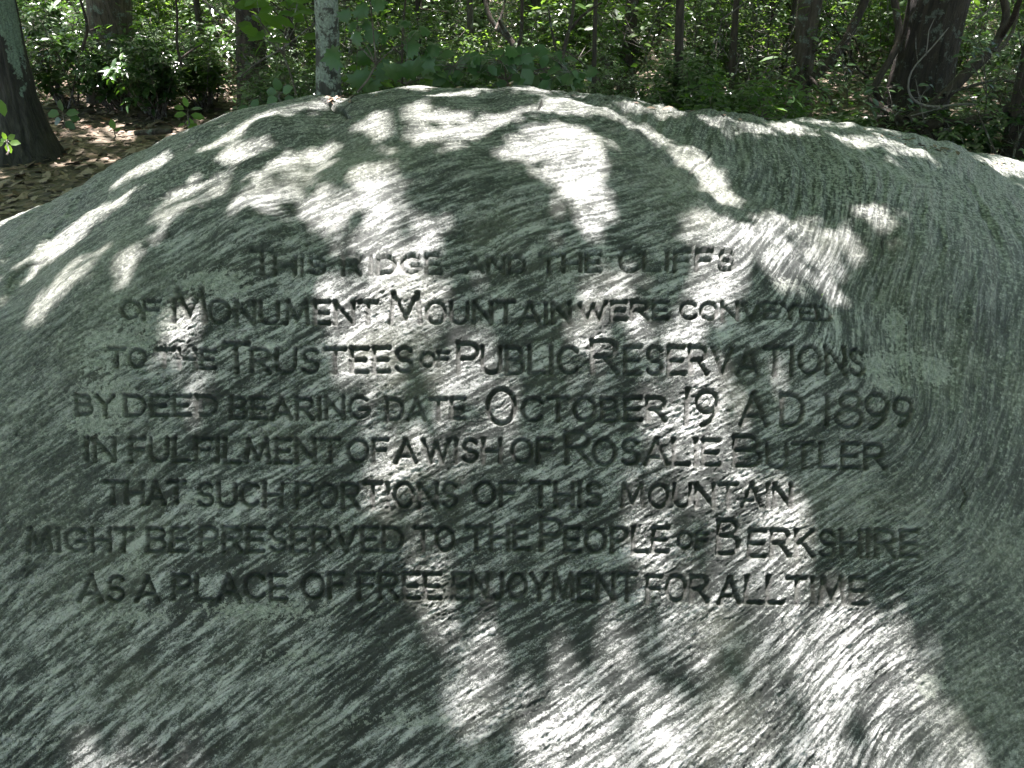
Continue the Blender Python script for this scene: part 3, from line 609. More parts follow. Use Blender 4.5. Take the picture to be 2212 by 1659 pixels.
stems("curved_laurel", "tall laurel with a thick arching stem crossing left of the massive oak", "shrub", 7.0, [[(1700, 232, 22), (1722, 200, 20), (1752, 172, 20), (1790, 135, 20), (1812, 110, 21), (1834, 78, 20), (1852, 40, 19), (1872, -5, 18)],
      [(1742, 160, 8), (1775, 190, 9), (1790, 215, 12), (1805, 240, 10)], [(1806, 60, 4), (1822, 90, 4), (1850, 150, 5), (1880, 168, 6)]], M_BARK, dY=.25)
stems("leaning_laurel", "dark laurel stem bent sharply in front of the oak's left edge", "shrub", 6.4, [[(1888, 188, 14), (1905, 155, 15), (1930, 120, 16), (1946, 85, 16), (1940, 45, 15), (1932, -5, 14)], [(1946, 85, 7), (1960, 50, 6), (1964, 0, 5)], [(1888, 188, 12), (1898, 215, 13), (1930, 250, 14)]], M_BARK, dY=.2)
stems("sprawling_laurel", "sprawling old laurel whose thick limbs spread low to the right of the oak", "shrub", 5.9, [
      [(1960, 262, 26), (2000, 240, 24), (2045, 205, 24), (2078, 168, 23), (2110, 140, 22), (2142, 115, 20), (2165, 75, 18), (2178, 35, 16), (2168, -5, 15)],
      [(1985, 272, 22), (2060, 262, 22), (2130, 255, 20), (2175, 235, 18), (2225, 205, 17)],
      [(1965, 268, 16), (1925, 245, 14), (1880, 215, 12)], [(2165, 75, 12), (2190, 40, 12), (2205, -5, 11)], [(2142, 115, 9), (2160, 108, 8), (2190, 60, 7), (2200, 20, 5)],
      [(1995, 278, 14), (2010, 300, 13), (2015, 322, 12)], [(2040, 205, 7), (2100, 185, 7), (2160, 170, 6), (2220, 185, 5)]], M_BARK, dY=.35, sides=12)
stems("dead_branch", "pale curling dead branch looping in front of the massive oak", "branch", 5.75, [
      [(2120, 225, 5), (2065, 223, 5), (2040, 232, 5.5), (1995, 230, 5.5), (1962, 212, 5), (1958, 180, 4.5), (1968, 148, 4), (2000, 120, 3.6), (2030, 85, 2.8), (2050, 60, 2)],
      [(2000, 120, 2.6), (2004, 85, 2.4), (2006, 60, 2), (2018, 40, 1.6)], [(2040, 232, 3), (1990, 245, 2.6), (1968, 250, 2)], [(1995, 262, 2), (1985, 210, 2), (1978, 170, 1.4)]], M_PALE, wob=.006, sides=6)
stems("dead_branch", "bleached bare branch slanting from the top down to the oak's right side", "branch", 6.3, [[(2100, 45, 3), (2125, 32, 4), (2145, 15, 4), (2160, -6, 4)], [(2125, 32, 2), (2118, 20, 2), (2100, 8, 1.6)]], M_PALE, wob=.006, sides=6)
stems("dead_branch", "short bleached antler-like broken branch before the shaded trunk", "branch", 8.6, [[(1650, 72, 3), (1660, 84, 6), (1675, 91, 7), (1682, 90, 5)], [(1660, 84, 3), (1656, 74, 2)], [(1680, 90, 3), (1676, 70, 2)], [(1682, 90, 3), (1686, 76, 2)]], M_PALE, wob=.004, sides=6)
stems("forked_sapling", "forked dark sapling rising just behind the middle of the boulder", "sapling", 4.9, [[(1216, 190, 10), (1213, 140, 10), (1217, 105, 9), (1232, 65, 8), (1240, 30, 7.5), (1243, -8, 7)], [(1232, 65, 6), (1250, 40, 6), (1270, 18, 5), (1300, 5, 4)], [(1213, 140, 7), (1200, 110, 6), (1190, 60, 5), (1186, 20, 4)], [(1217, 105, 3), (1245, 120, 3), (1275, 150, 2.6), (1305, 185, 2.2)]], M_BARK, dY=.2)
stems("bent_sapling", "bent dark sapling with an elbow above the broad dark leaves", "sapling", 6.5, [[(1122, 150, 16), (1118, 112, 15), (1100, 78, 12), (1070, 62, 11), (1052, 30, 10), (1048, -6, 9)], [(1100, 78, 10), (1085, 60, 8), (1078, 45, 6)], [(1070, 62, 6), (1085, 30, 6), (1092, -5, 5)], [(1118, 112, 8), (1128, 60, 8), (1128, -5, 8)]], M_BARKB, dY=.2)
stems("slender_sapling", "slender dark pole standing right beside the pale brown trunk", "sapling", 4.4, [[(870, 185, 5), (868, 120, 5), (872, 60, 4.5), (880, -6, 4)], [(868, 120, 3), (845, 95, 3), (800, 60, 2.5)]], M_BARK)
stems("dead_branch", "pale drooping dead twig arching low left of the rough-barked trunk", "branch", 6.5, [[(1662, 165, 3), (1640, 178, 4), (1590, 196, 4), (1560, 205, 3)], [(1600, 118, 3), (1592, 140, 3), (1590, 160, 2.5)], [(1640, 178, 2.5), (1655, 150, 2), (1672, 120, 2)]], M_TWIG, wob=.006, sides=6)
stems("dead_branch", "sunlit crooked dead stem among the laurels left of the brown trunk", "branch", 7.4, [[(438, 0, 5), (450, 10, 5), (475, 30, 5), (495, 44, 4), (512, 55, 3)], [(450, 10, 3), (455, 30, 3), (470, 52, 2.5)]], M_PALE, wob=.006, sides=6)
stems("crooked_sapling", "thin crooked stem leaning among the laurels at the upper left", "sapling", 6.9, [[(178, 110, 7), (185, 85, 7), (195, 65, 7), (185, 45, 6), (178, 10, 6), (172, -6, 5)], [(195, 65, 4), (215, 58, 4)]], M_BARK)
stems("crooked_sapling", "forked black stem standing in the middle of the laurel clump", "sapling", 6.8, [[(392, 145, 7), (388, 120, 6), (380, 95, 6), (385, 50, 5), (380, 0, 5)], [(390, 128, 5), (415, 108, 4), (440, 95, 4)]], M_BARK)
stems("fallen_branch", "dark broken branch lying on the leaf litter left of the boulder", "branch", 6.0, [[(292, 287, 10), (330, 284, 14), (372, 282, 10)]], M_BARK, wob=.02)
stems("slanting_branch", "thin slanting branch with sunlit tips left of the lichen-crusted trunk", "branch", 6.2, [[(520, 165, 3), (560, 135, 4), (610, 112, 4), (655, 75, 3), (690, 45, 3)], [(560, 135, 3), (545, 120, 2.5)]], M_TWIG, wob=.02)
twl = []
for i in range(46):                                   # loose twigs
    u = random.uniform(900, 2200); v = random.uniform(40, 230); Y = random.uniform(5.6, 8.5)
    a = random.uniform(-2.4, -.6); L = random.uniform(25, 80)
    p = [(u, v), (u + L * .5 * math.cos(a) + random.uniform(-6, 6), v + L * .5 * math.sin(a)), (u + L * math.cos(a) + random.uniform(-9, 9), v + L * math.sin(a))]
    if p[0][1] > np.interp(u, sil[:, 0], sil[:, 1]) - 8: continue
    w = random.uniform(1.5, 3.4); P = [at(x_, y_, Y) for x_, y_ in p]; P, rr = resample(P, [w / 2 / FPX * Y, w * .45 / FPX * Y, w * .2 / FPX * Y], .06)
    P = P + .03 * np.stack([noise3(P[:, 2] * 5, i, j, 9) for j in (1.5, 7.5, 11.5)], 1)
    twl.append(tube_arrays(P, rr, sides=5))
link("bare_twigs", mesh_np("bare_twigs", *join_arrays(twl), M_TWIG, smooth=True), label="tangle of thin bare twigs among the laurels behind the boulder", cat="twigs", kind="stuff")

# ------------------------------------------------------------------ unseen crowns overhead: leaves added and thinned to shape the sun patches
e1 = np.cross(SUN, [0, 1, 0]); e1 /= np.linalg.norm(e1); e2 = np.cross(SUN, e1)
LIT = [ # u, v, a, b, angle, weight   (sun patches wanted on the stone; leaves are left out to make them)
 (525,315,48,17,-22,1),(640,352,80,34,-22,.7),(590,400,85,36,-20,.5),(705,440,50,40,-20,.45),(460,385,40,14,-30,.5),(380,450,60,10,-28,.5),
 (815,385,42,26,20,1),(838,430,50,40,0,1),(830,490,62,46,0,1),(855,545,52,52,0,1),(800,640,105,30,-18,1),(850,690,110,40,-15,1),(790,742,95,32,-20,.8),(905,650,45,50,0,1),(720,615,35,22,-20,.8),(920,520,30,26,0,.6),
 (815,258,52,12,-5,1),(880,285,80,16,12,.9),(985,300,48,16,-8,1),(1060,278,62,14,-12,1),(960,258,60,9,0,.8),(890,245,50,8,0,.7),
 (1225,325,68,38,10,1),(1248,385,48,55,5,1),(1280,455,38,48,0,1),(1120,340,32,17,-15,.9),
 (1215,240,62,15,-12,1),(1180,258,28,9,-20,.9),(1390,276,40,11,5,.9),(1300,252,50,9,0,.6),(1500,335,52,24,32,1),(1550,385,40,26,50,.9),(1590,268,52,11,8,.6),
 (1555,520,85,42,8,.9),(1560,600,52,55,0,1),(1705,565,60,32,25,.75),(1760,505,40,36,30,.65),(1690,465,55,22,15,.5),(1790,575,28,22,0,.75),
 (1300,640,28,62,8,.5),(1270,730,40,28,-20,.45),(155,508,105,15,-38,1),(152,615,85,20,-45,1),(95,672,34,12,-45,.7),(320,372,60,6,-27,.8),(480,300,50,5,-27,.7),(285,570,16,18,0,.6),(370,425,30,9,-25,.6),(250,450,30,7,-35,.7),
 (395,695,30,26,0,.55),(340,720,26,14,-30,.45),(820,815,40,30,0,.75),(818,895,34,55,0,.85),(825,990,40,38,0,.7),(885,960,55,22,-25,.6),(1080,880,50,48,-20,.62),(1010,800,60,30,-20,.6),(1060,950,80,22,-30,.55),(425,830,18,30,0,.4),(480,1040,0.1,.1,0,0),
 (1480,775,44,50,5,.9),(1490,850,46,60,0,.95),(1400,905,35,30,0,.5),(1505,985,66,44,-10,1),(1570,1075,84,46,5,1),(1620,1130,92,55,15,1),(1690,1180,60,40,25,.8),(1430,960,50,25,-20,.6),(1390,1140,24,44,0,.6),(1450,1010,30,40,0,.6),
 (1478,1305,46,44,0,1),(1500,1358,44,32,25,.95),(1640,1330,110,42,-8,.75),(1800,1380,110,60,10,.75),(1900,1450,100,70,30,.8),(1975,1550,95,75,35,.8),(2060,1620,60,50,30,.75),(1700,1450,80,50,0,.5),
 (1260,1500,95,55,-15,.65),(1400,1530,80,66,-25,1),(1425,1600,80,60,0,1),(1330,1420,50,40,-30,.6),(1250,1610,140,55,0,.75),(1560,1560,70,40,40,.7),(1640,1620,70,50,0,.65),(1800,1600,60,40,0,.55),
 (1055,1405,40,32,0,1),(1038,1470,42,30,-15,.95),(935,1300,28,42,0,.7),(925,1250,26,26,0,.6),(1170,1420,0.1,.1,0,0),(620,1390,0.1,.1,0,0),
 (2185,352,60,7,6,1),(1945,322,60,7,12,.42),(1860,300,60,5,8,.42),(1700,275,50,6,8,.42),(1940,640,0.1,.1,0,0),(1000,205,80,5,0,.5),(700,212,50,6,-10,.7),(560,250,50,6,-25,.7),(620,228,40,5,-15,.7),(1150,205,60,4,0,.42),(1400,232,80,5,6,.6),
 (1800,490,50,14,25,.42),(1900,470,40,14,35,.42),(1930,530,20,20,0,0)]
def lit_value(u, v):
    m = np.zeros(np.shape(u))
    for (a, b, c, d, an, w) in LIT:
        if w == 0: continue
        ca, sa = math.cos(R(an)), math.sin(R(an)); x_ = u - a; y_ = v - b
        r = np.sqrt(((x_ * ca + y_ * sa) / (c * .90)) ** 2 + ((-x_ * sa + y_ * ca) / (d * .90)) ** 2)
        m = np.maximum(m, w * (1 - sstep(.86, 1.10, r)))
    return m
bs = base[::2, ::2]; bsf = bs.reshape(-1, 3); lu = U0[::2, ::2].ravel(); lv = V0[::2, ::2].ravel(); vis = (Sg[::2, ::2] < s_crest + .05).ravel()
lm = lit_value(lu + 9 * noise3(lu / 38, lv / 38, 0, 3), lv + 6 * noise3(lu / 38, lv / 38, 5, 3))
inframe = (lu > -40) & (lu < 2252) & (lv < 1720)
hid = sstep(.15, .4, fbm(bsf[:, 0] * 2, bsf[:, 1] * 2, 0, 14, 2))
lm = np.where(vis & inframe, lm, hid * .9)
GRS = .012; pc = bsf @ e1; qc = bsf @ e2
p0, q0 = pc.min() - .1, qc.min() - .1; NP = int((pc.max() + .1 - p0) / GRS) + 1; NQ = int((qc.max() + .1 - q0) / GRS) + 1
acc = np.zeros((NP, NQ)); cnt = np.zeros((NP, NQ)); ip = ((pc - p0) / GRS).astype(int); iq = ((qc - q0) / GRS).astype(int)
frontface = (nb[::2, ::2].reshape(-1, 3) @ SUN) > -.2
sel = frontface
np.add.at(acc, (ip[sel], iq[sel]), lm[sel]); np.add.at(cnt, (ip[sel], iq[sel]), 1)
for _ in range(3):                                        # fill the holes between samples
    e = cnt == 0; a2 = np.zeros_like(acc); c2 = np.zeros_like(cnt)
    for dx, dy in ((1, 0), (-1, 0), (0, 1), (0, -1)):
        a2 += np.roll(acc, (dx, dy), (0, 1)); c2 += np.roll(cnt, (dx, dy), (0, 1))
    acc[e] = a2[e]; cnt[e] = c2[e]
mask = np.where(cnt > 0, acc / np.maximum(cnt, 1), -1)     # -1: sun line misses the boulder
wide_mask = mask.copy()
mid_mask = None
for _ in range(9):
    if _ == 2: mid_mask = wide_mask.copy()
    wide_mask = np.maximum.reduce([wide_mask] + [np.roll(wide_mask, d_, (0, 1)) for d_ in ((1, 0), (-1, 0), (0, 1), (0, -1))])
def rock_mask(C, wide=False):
    a = ((C @ e1 - p0) / GRS).astype(int); b = ((C @ e2 - q0) / GRS).astype(int)
    ok = (a >= 0) & (a < NP) & (b >= 0) & (b < NQ); out = np.full(len(C), -1.0); out[ok] = (wide_mask if wide else mid_mask if wide is None else mask)[a[ok], b[ok]]; return out
def ground_open(C):
    k = C[:, 2] / SUN[2]; G_ = C - SUN * k[:, None]; u_, v_, d_ = project(G_)
    f = fbm(G_[:, 0] * .9, G_[:, 1] * .9, 0, 15, 3) + .35 * noise3(G_[:, 0] * 3.5, G_[:, 1] * 3.5, 1, 16)
    o = f > (.62 - .22 * sstep(9, 17, G_[:, 1]))
    o = o | ((u_ > 60) & (u_ < 620) & (v_ > 70) & (v_ < 235) & (d_ > 0) & (f > .24))
    inlit = (((u_ - 290) / 100) ** 2 + ((v_ - 292) / 26) ** 2 < 1) | (((u_ - 170) / 50) ** 2 + ((v_ - 140) / 30) ** 2 < 1)
    dark = (u_ < 420) & (v_ > 318) & (v_ < 640) | ((u_ < 130) & (v_ > 270) & (v_ < 420))
    return (o | inlit) & ~dark
def keep_leaf(C, D, N, S, wide=False):
    B = np.cross(N, D); B /= np.linalg.norm(B, axis=1, keepdims=True) + 1e-9
    pts = [C + D * (S * a)[:, None] + B * (S * b)[:, None] for a, b in ((.5, 0), (.05, 0), (.95, 0), (.5, .2), (.5, -.2))]
    m = np.stack([rock_mask(p, wide) for p in pts], 0)
    if wide is None: m = np.where(m > .1, 1, m)
    mm = m[0]; mx = m.max(0)
    u_ = rng.random(len(C))
    thr = np.where(mx > .3, 1.0, 0)
    kill_rock = (mx > .1) & (u_ < thr)
    on_rock = mx >= 0
    g = ground_open(pts[0])
    return np.where(on_rock, ~kill_rock, ~g)
crownC = []; crownD = []; crownN = []; crownS = []
def add_leaves(C, n_sun_bias, S, wide=False):
    n = len(C); D = rand_dirs(n, .35); N = SUN[None] * n_sun_bias + rng.normal(0, .35, (n, 3)); S = rng.uniform(*S, n)
    k = keep_leaf(C, D, N, S, wide); crownC.append(C[k]); crownD.append(D[k]); crownN.append(N[k]); crownS.append(S[k]); return k.sum()
# unseen leaves over the boulder, left out wherever a sun patch should fall
n = 52000; pp = rng.uniform(p0 - .2, p0 + NP * GRS + .2, n); qq = rng.uniform(q0 - .2, q0 + NQ * GRS + .2, n)
L = rng.uniform(4.4, 5.8, n)
C = pp[:, None] * e1 + qq[:, None] * e2 + SUN * (L + .6)[:, None]
k1 = add_leaves(C, 1.6, (.065, .10))
n = 42000; pp = rng.uniform(p0 - .2, p0 + NP * GRS + .2, n); qq = rng.uniform(q0 - .2, q0 + NQ * GRS + .2, n)
C = pp[:, None] * e1 + qq[:, None] * e2 + SUN * rng.uniform(5.4, 7.0, n)[:, None]
k1 += add_leaves(C, 1.4, (.12, .18), None)
n = 16000; pp = rng.uniform(p0, p0 + NP * GRS, n); qq = rng.uniform(q0, q0 + NQ * GRS, n)  # higher unseen leaves, added to dim the half-lit patches
C = pp[:, None] * e1 + qq[:, None] * e2 + SUN * rng.uniform(8.5, 11.5, n)[:, None]; m_ = rock_mask(C)
pr = np.where((m_ > .3) & (m_ < .9), np.minimum(1, -2.6 * np.log(np.clip(m_, .3, 1)) / .9), 0); k_ = rng.random(n) < pr; C = C[k_]; n = len(C)
crownC.append(C); crownD.append(rand_dirs(n, .35)); crownN.append(SUN[None] * 1.6 + rng.normal(0, .3, (n, 3))); crownS.append(rng.uniform(.09, .13, n))
n = 200000; C = np.stack([rng.uniform(-17, 17, n), rng.uniform(3.2, 34, n), rng.uniform(6.4, 9.6, n)], 1)
k2 = add_leaves(C, 1.0, (.17, .26), True)
n = 42000; C = np.stack([rng.uniform(-13, 13, n), rng.uniform(-11, 4, n), rng.uniform(5.2, 9.0, n)], 1)  # unseen leaves behind the camera, added to turn the shade light green
k2 += add_leaves(C, 1.0, (.17, .26), True)
CC = np.concatenate(crownC); CD = np.concatenate(crownD); CN = np.concatenate(crownN); CS = np.concatenate(crownS)
owners = [t for t in TREES if t[5]]  # added leaves, those behind the camera too, go to the nearest tree
OX = np.array([t[1][:2] for t in owners]); own = np.zeros(len(CC), int); bestd = np.full(len(CC), 1e9)
for i, (ox, oy) in enumerate(OX):
    d = (CC[:, 0] - ox) ** 2 + (CC[:, 1] - oy) ** 2
    if owners[i][0] == birch[0]: d = d * .35
    b = d < bestd; bestd[b] = d[b]; own[b] = i
for i, t in enumerate(owners):
    s = own == i
    if s.sum() < 5: continue
    root, b0, P, Rr, mt = t[0], t[1], t[2], t[3], t[4]
    me = leaf_mesh("unseen_crown", CC[s] - b0, CD[s], CN[s], CS[s], T_SIMPLE, M_CANOPY); link("unseen_crown", me, root)
    near = CC[s]; specs = []
    for k in range(6):                                      # limbs reaching into the crown
        tgt = near[rng.integers(len(near))].copy(); j = int(len(P) * random.uniform(.6, .95)); a = P[j]
        if np.linalg.norm(tgt - a) > 4: tgt = a + (tgt - a) * 4 / np.linalg.norm(tgt - a)
        m_ = (a + tgt) / 2 + np.array([0, 0, .3]); pth, rr = resample([a, m_, tgt], [Rr[j] * .4, Rr[j] * .22, .008], .3)
        if rock_mask(pth).max() > .05: continue
        specs.append((pth - b0, rr))
    for (pth, rr) in specs: link("limb", mesh_np("limb", *tube_arrays(pth, rr, sides=6), mt, smooth=True), root)
print("canopy leaves", len(CC), k1, k2)

# ------------------------------------------------------------------ undergrowth
def whorl_leaves(tips, axis, nper, size, tmpl=T_OVAL, droop=.15):
    n = len(tips) * nper; C = np.repeat(tips, nper, axis=0); A = np.repeat(axis, nper, axis=0)
    ang = np.tile(np.arange(nper) * 2 * math.pi / nper, len(tips)) + rng.uniform(0, .7, n) + np.repeat(rng.uniform(0, 6, len(tips)), nper)
    ref = np.cross(A, np.array([.3, .2, .9])); ref /= np.linalg.norm(ref, axis=1, keepdims=True) + 1e-9; r2 = np.cross(A, ref)
    D = np.cos(ang)[:, None] * ref + np.sin(ang)[:, None] * r2 + A * rng.uniform(-.1, .55, n)[:, None]; D[:, 2] -= droop
    C = C + D * .006 - A * (rng.random(n) * size[0] * .35)[:, None]
    return C, D, A + rng.normal(0, .12, A.shape), rng.uniform(*size, n)
def grow_shrub(h, rad, nst, ntips, seed):
    """crooked stems and the twig tips that carry leaves (local coordinates)"""
    r = random.Random(seed); specs = []; tips = []; axes = []
    for i in range(nst):
        a = r.uniform(0, 6.28); b = np.array([r.uniform(-.08, .08), r.uniform(-.08, .08), -.03]); e = np.array([math.cos(a) * rad * r.uniform(.2, .9), math.sin(a) * rad * r.uniform(.2, .9), h * r.uniform(.6, 1.0)])
        mid = (b + e) / 2 + np.array([r.uniform(-.12, .12) * rad, r.uniform(-.12, .12) * rad, -h * .05])
        P, rr = resample([b, mid, e], [.010 * h + .004, .007 * h + .002, .003], .08); specs.append((P, rr))
        for k in range(ntips // nst):
            j = int(len(P) * r.uniform(.35, .99)); s = P[j]; d = np.array([r.gauss(0, .6), r.gauss(0, .6), abs(r.gauss(.35, .3))]); d /= np.linalg.norm(d)
            t = s + d * r.uniform(.08, .32) * max(rad, .3); tips.append(t); axes.append(d * .5 + np.array([0, 0, .8]))
            if k % 3 == 0: specs.append((np.array([s, (s + t) / 2 + [0, 0, -.01], t]), np.array([.004, .003, .002])))
    axes = np.array(axes); axes /= np.linalg.norm(axes, axis=1, keepdims=True)
    return specs, np.array(tips), axes
# near laurels: every leaf a piece of its own
leaf_vars = []
for k in range(4):
    tv, tf = T_OVAL; tv = tv.copy(); tv[:, 1] *= (.9 + .12 * k); tv[:, 2] *= (1 + .5 * k)
    leaf_vars.append(mesh_np("leaf", tv, tf, M_LAUREL_O, smooth=False))
def place_leaf(me, C, D, N, S, root, name="leaf"):
    D = D / np.linalg.norm(D); B = np.cross(N, D); B /= np.linalg.norm(B); Nn = np.cross(D, B)
    o = bpy.data.objects.new(name, me); o.parent = root; scene.collection.objects.link(o)
    o.matrix_local = Matrix(((D[0] * S, B[0] * S, Nn[0] * S, C[0]), (D[1] * S, B[1] * S, Nn[1] * S, C[1]), (D[2] * S, B[2] * S, Nn[2] * S, C[2]), (0, 0, 0, 1)))
    return o
def near_shrub(label, u, v, h, rad, nst, ntips, nper, size, seed, name="laurel_shrub", cat="shrub", variants=None, mat_stem=M_TWIG, Y=None, gz=None, group=None, singles=290):
    r_ = ray(u, v); base_z = 0.0; k = (base_z - CAM[2]) / r_[2]; p = CAM + r_ * k
    if Y is not None: p = at(u, v, Y)
    p[2] = float(ground_z(p[0], p[1])) if gz is None else gz
    root = link(name, None, label=label, cat=cat, group=group, loc=p)
    specs, tips, axes = grow_shrub(h, rad, nst + 3, int(ntips * 1.7), seed)
    link("stems", tubes_mesh("stems", specs, mat_stem, sides=6), root)["kind"] = "stuff"
    C, D, N, S = whorl_leaves(tips, axes, nper, size)
    order = np.argsort(C[:, 1] - C[:, 2] * .8)          # front and upper leaves first
    vs = variants or leaf_vars
    for i in order[:singles]: place_leaf(vs[i % len(vs)], C[i], D[i], N[i], S[i], root)
    rest = order[singles:]
    if len(rest) > 3: link("foliage", leaf_mesh("foliage", C[rest], D[rest], N[rest], S[rest], T_OVAL, M_LAUREL), root)["kind"] = "stuff"
    return root
near_shrub("glossy laurel with bright pale leaves beside the leaning trunk", 150, 232, .95, .5, 9, 80, 6, (.07, .11), 1)
near_shrub("glossy laurel in front at the centre of the laurel clump, above the sunlit litter", 255, 240, .75, .55, 9, 80, 6, (.07, .11), 2)
near_shrub("low laurel with drooping dark leaves left of the tiny bright sprout", 345, 255, .62, .45, 8, 66, 6, (.08, .12), 3)
near_shrub("tall laurel at the back of the clump, under the broad shaded trunk", 320, 175, .55, .6, 10, 90, 6, (.07, .10), 4)
near_shrub("shaded laurel between the tiny sprout and the boulder's left slope", 455, 225, .6, .5, 8, 70, 6, (.06, .10), 5)
near_shrub("yellow-green young laurel at the foot of the dark brown trunk", 430, 175, .55, .5, 8, 70, 6, (.06, .09), 6, variants=None)
near_shrub("dark laurel behind the boulder's left shoulder, nearest the lichen-crusted trunk", 560, 195, .6, .55, 8, 80, 6, (.06, .10), 7)
near_shrub("tall thin laurel with shining leaves beside the top of the leaning trunk", 125, 165, 1.05, .3, 6, 46, 6, (.10, .15), 8)
near_shrub("small laurel on the boulder's right crest below the rough-barked trunk", 1730, 262, .38, .35, 7, 34, 6, (.06, .10), 9, Y=5.6)
near_shrub("low laurel with two large drooping leaves under the leaning laurel stem", 1840, 245, .42, .4, 6, 24, 6, (.09, .13), 10, Y=6.0)
near_shrub("bright-leaved laurel low behind the boulder, between the thin poles", 1555, 215, .45, .35, 7, 44, 6, (.05, .085), 11, Y=6.2)
near_shrub("dark low laurel under the sprawling limbs at the right edge", 2110, 300, .45, .55, 7, 40, 6, (.06, .10), 12, Y=5.6)
# sprouts and toothed-leaf plants: few, large leaves
bright_vars = []
for k in range(3):
    tv, tf = T_OVAL; tv = tv.copy(); tv[:, 1] *= 1.5 + .2 * k; bright_vars.append(mesh_np("leaf", tv, tf, M_BRIGHT))
maple_vars = [mesh_np("leaf", T_MAPLE[0] * np.array([1, 1.0 + .06 * k, 1 + k]), T_MAPLE[1], M_MAPLE) for k in range(3)]
round_vars = [mesh_np("leaf", T_OVAL[0] * np.array([1, 2.0 + .2 * k, 1.2]), T_OVAL[1], M_MAPLE) for k in range(2)]
def sprig(label, Y, spots, vars_, stem_from, mat=M_TWIG, name="seedling", cat="plant", lsc=1.0, group=None):
    """spots: (u, v, size_px, direction_deg, facing) leaves; stems run from stem_from to each spot"""
    b = at(stem_from[0], stem_from[1], Y); b[2] = max(b[2], 0) if stem_from[1] > 400 else b[2]
    root = link(name, None, label=label, cat=cat, group=group, loc=b)
    pos = []
    for (u, v, w, an, fc) in spots:
        p = at(u, v, Y + random.uniform(-.16, .16)); S = w / FPX * Y * lsc; pos.append(p - b)
        d = np.array([math.cos(R(an)), random.uniform(-.25, .25), math.sin(R(an))])
        n_ = np.array([random.uniform(-.25, .25), -fc, 1 - abs(fc) * .6])
        place_leaf(random.choice(vars_), p - b, d, n_, S, root)
    pos = np.array(pos); nb_ = max(1, min(7, len(pos) // 4)); cen = pos[rng.choice(len(pos), nb_, replace=False)]
    for _ in range(4):
        a_ = np.argmin(((pos[:, None] - cen[None]) ** 2).sum(-1), 1); cen = np.array([pos[a_ == i].mean(0) if (a_ == i).any() else cen[i] for i in range(nb_)])
    specs = []; mid = pos.mean(0) * np.array([.8, .8, .55])
    P, rr = resample([np.zeros(3), mid * .5 + [.01, 0, 0], mid], [.006, .005, .0045], .04); specs.append((P, rr))
    for i in range(nb_):
        P, rr = resample([mid, (mid + cen[i]) / 2 + [0, 0, .02], cen[i]], [.0045, .003, .002], .04); specs.append((P, rr))
        for p in pos[a_ == i]: specs.append((np.array([cen[i], (cen[i] + p) / 2 + [0, 0, .006], p]), np.array([.0018, .0014, .001])))
    link("stem", tubes_mesh("stem", specs, mat, sides=5), root)
    return root
sprig("maple sapling with big lobed dark leaves hanging over the boulder's crest", 3.95, [(738, 118, 62, 185, .7), (775, 110, 58, -60, .9), (770, 150, 66, -70, 1.0), (800, 165, 60, -100, 1), (815, 140, 62, -40, .9), (850, 135, 60, -90, 1), (880, 130, 66, -75, 1), (905, 125, 60, -35, .9), (870, 105, 55, 20, .6), (920, 105, 48, 10, .5), (760, 95, 45, 60, .4),
       (800, 95, 48, 80, .3), (840, 85, 45, 150, .3), (880, 80, 44, 30, .4), (750, 60, 40, 30, .4), (780, 45, 40, -20, .5), (835, 62, 42, 10, .4), (860, 48, 44, 0, .3), (905, 62, 40, -10, .4), (770, 12, 45, -40, .8), (800, 5, 48, 10, .6), (740, 20, 40, -70, .6)], maple_vars, (772, 200), name="maple_sapling", cat="sapling", lsc=.72)
dk = []
for i in range(110):
    u = random.uniform(925, 1280); v = random.uniform(112, 178) - 8 * math.sin((u - 930) / 345 * math.pi) + abs(u - 1110) * .04
    dk.append((u, min(v, np.interp(u, sil[:, 0], sil[:, 1]) - 6), random.uniform(28, 46), random.choice([random.uniform(-60, 20), random.uniform(160, 240)]), random.uniform(.2, .7)))
sprig("low sapling with a dark mass of broad leaves behind the middle of the crest", 4.25, dk, round_vars + maple_vars[:1], (1100, 205), name="broadleaf_sapling", cat="sapling", lsc=.8)
dk = [(540 + random.uniform(-25, 120), 15 + random.uniform(-20, 75), random.uniform(26, 46), random.uniform(-35, 25) + random.choice([0, 180]), random.uniform(.15, .6)) for i in range(30)]
sprig("sapling with pale green toothed leaves left of the lichen-crusted trunk", 4.6, dk, bright_vars, (640, 205), name="beech_sapling", cat="sapling")
dk = [(1325 + random.uniform(-60, 220), 20 + random.uniform(-20, 85), random.uniform(14, 26), random.uniform(-40, 30) + random.choice([0, 180]), random.uniform(.1, .5)) for i in range(60)]
sprig("sapling with yellow-green backlit leaves above the boulder's right half", 7.6, dk, bright_vars, (1400, 170), name="backlit_sapling", cat="sapling")
dk = [(800 + random.uniform(-50, 180), 165 + random.uniform(-18, 16), random.uniform(16, 28), random.uniform(-30, 30) + random.choice([0, 180]), random.uniform(.1, .5)) for i in range(34)]
sprig("low spray of small pale leaves behind the crest under the maple leaves", 4.6, dk, bright_vars, (860, 200), name="leafy_sprig", cat="plant")
sprig("five-leaved seedling peeking over the boulder's left shoulder", 4.2, [(604, 196, 26, 100, .8), (598, 200, 26, 175, .8), (610, 200, 26, 30, .8), (600, 212, 26, 200, .9), (614, 212, 24, -20, .9), (592, 216, 24, -110, .9)], round_vars, (603, 224))
sprig("small dark seedling lower on the boulder's left slope", 4.7, [(537, 238, 26, 165, .6), (545, 236, 24, 60, .6), (550, 240, 26, 10, .6), (540, 246, 24, 210, .7)], round_vars, (542, 256))
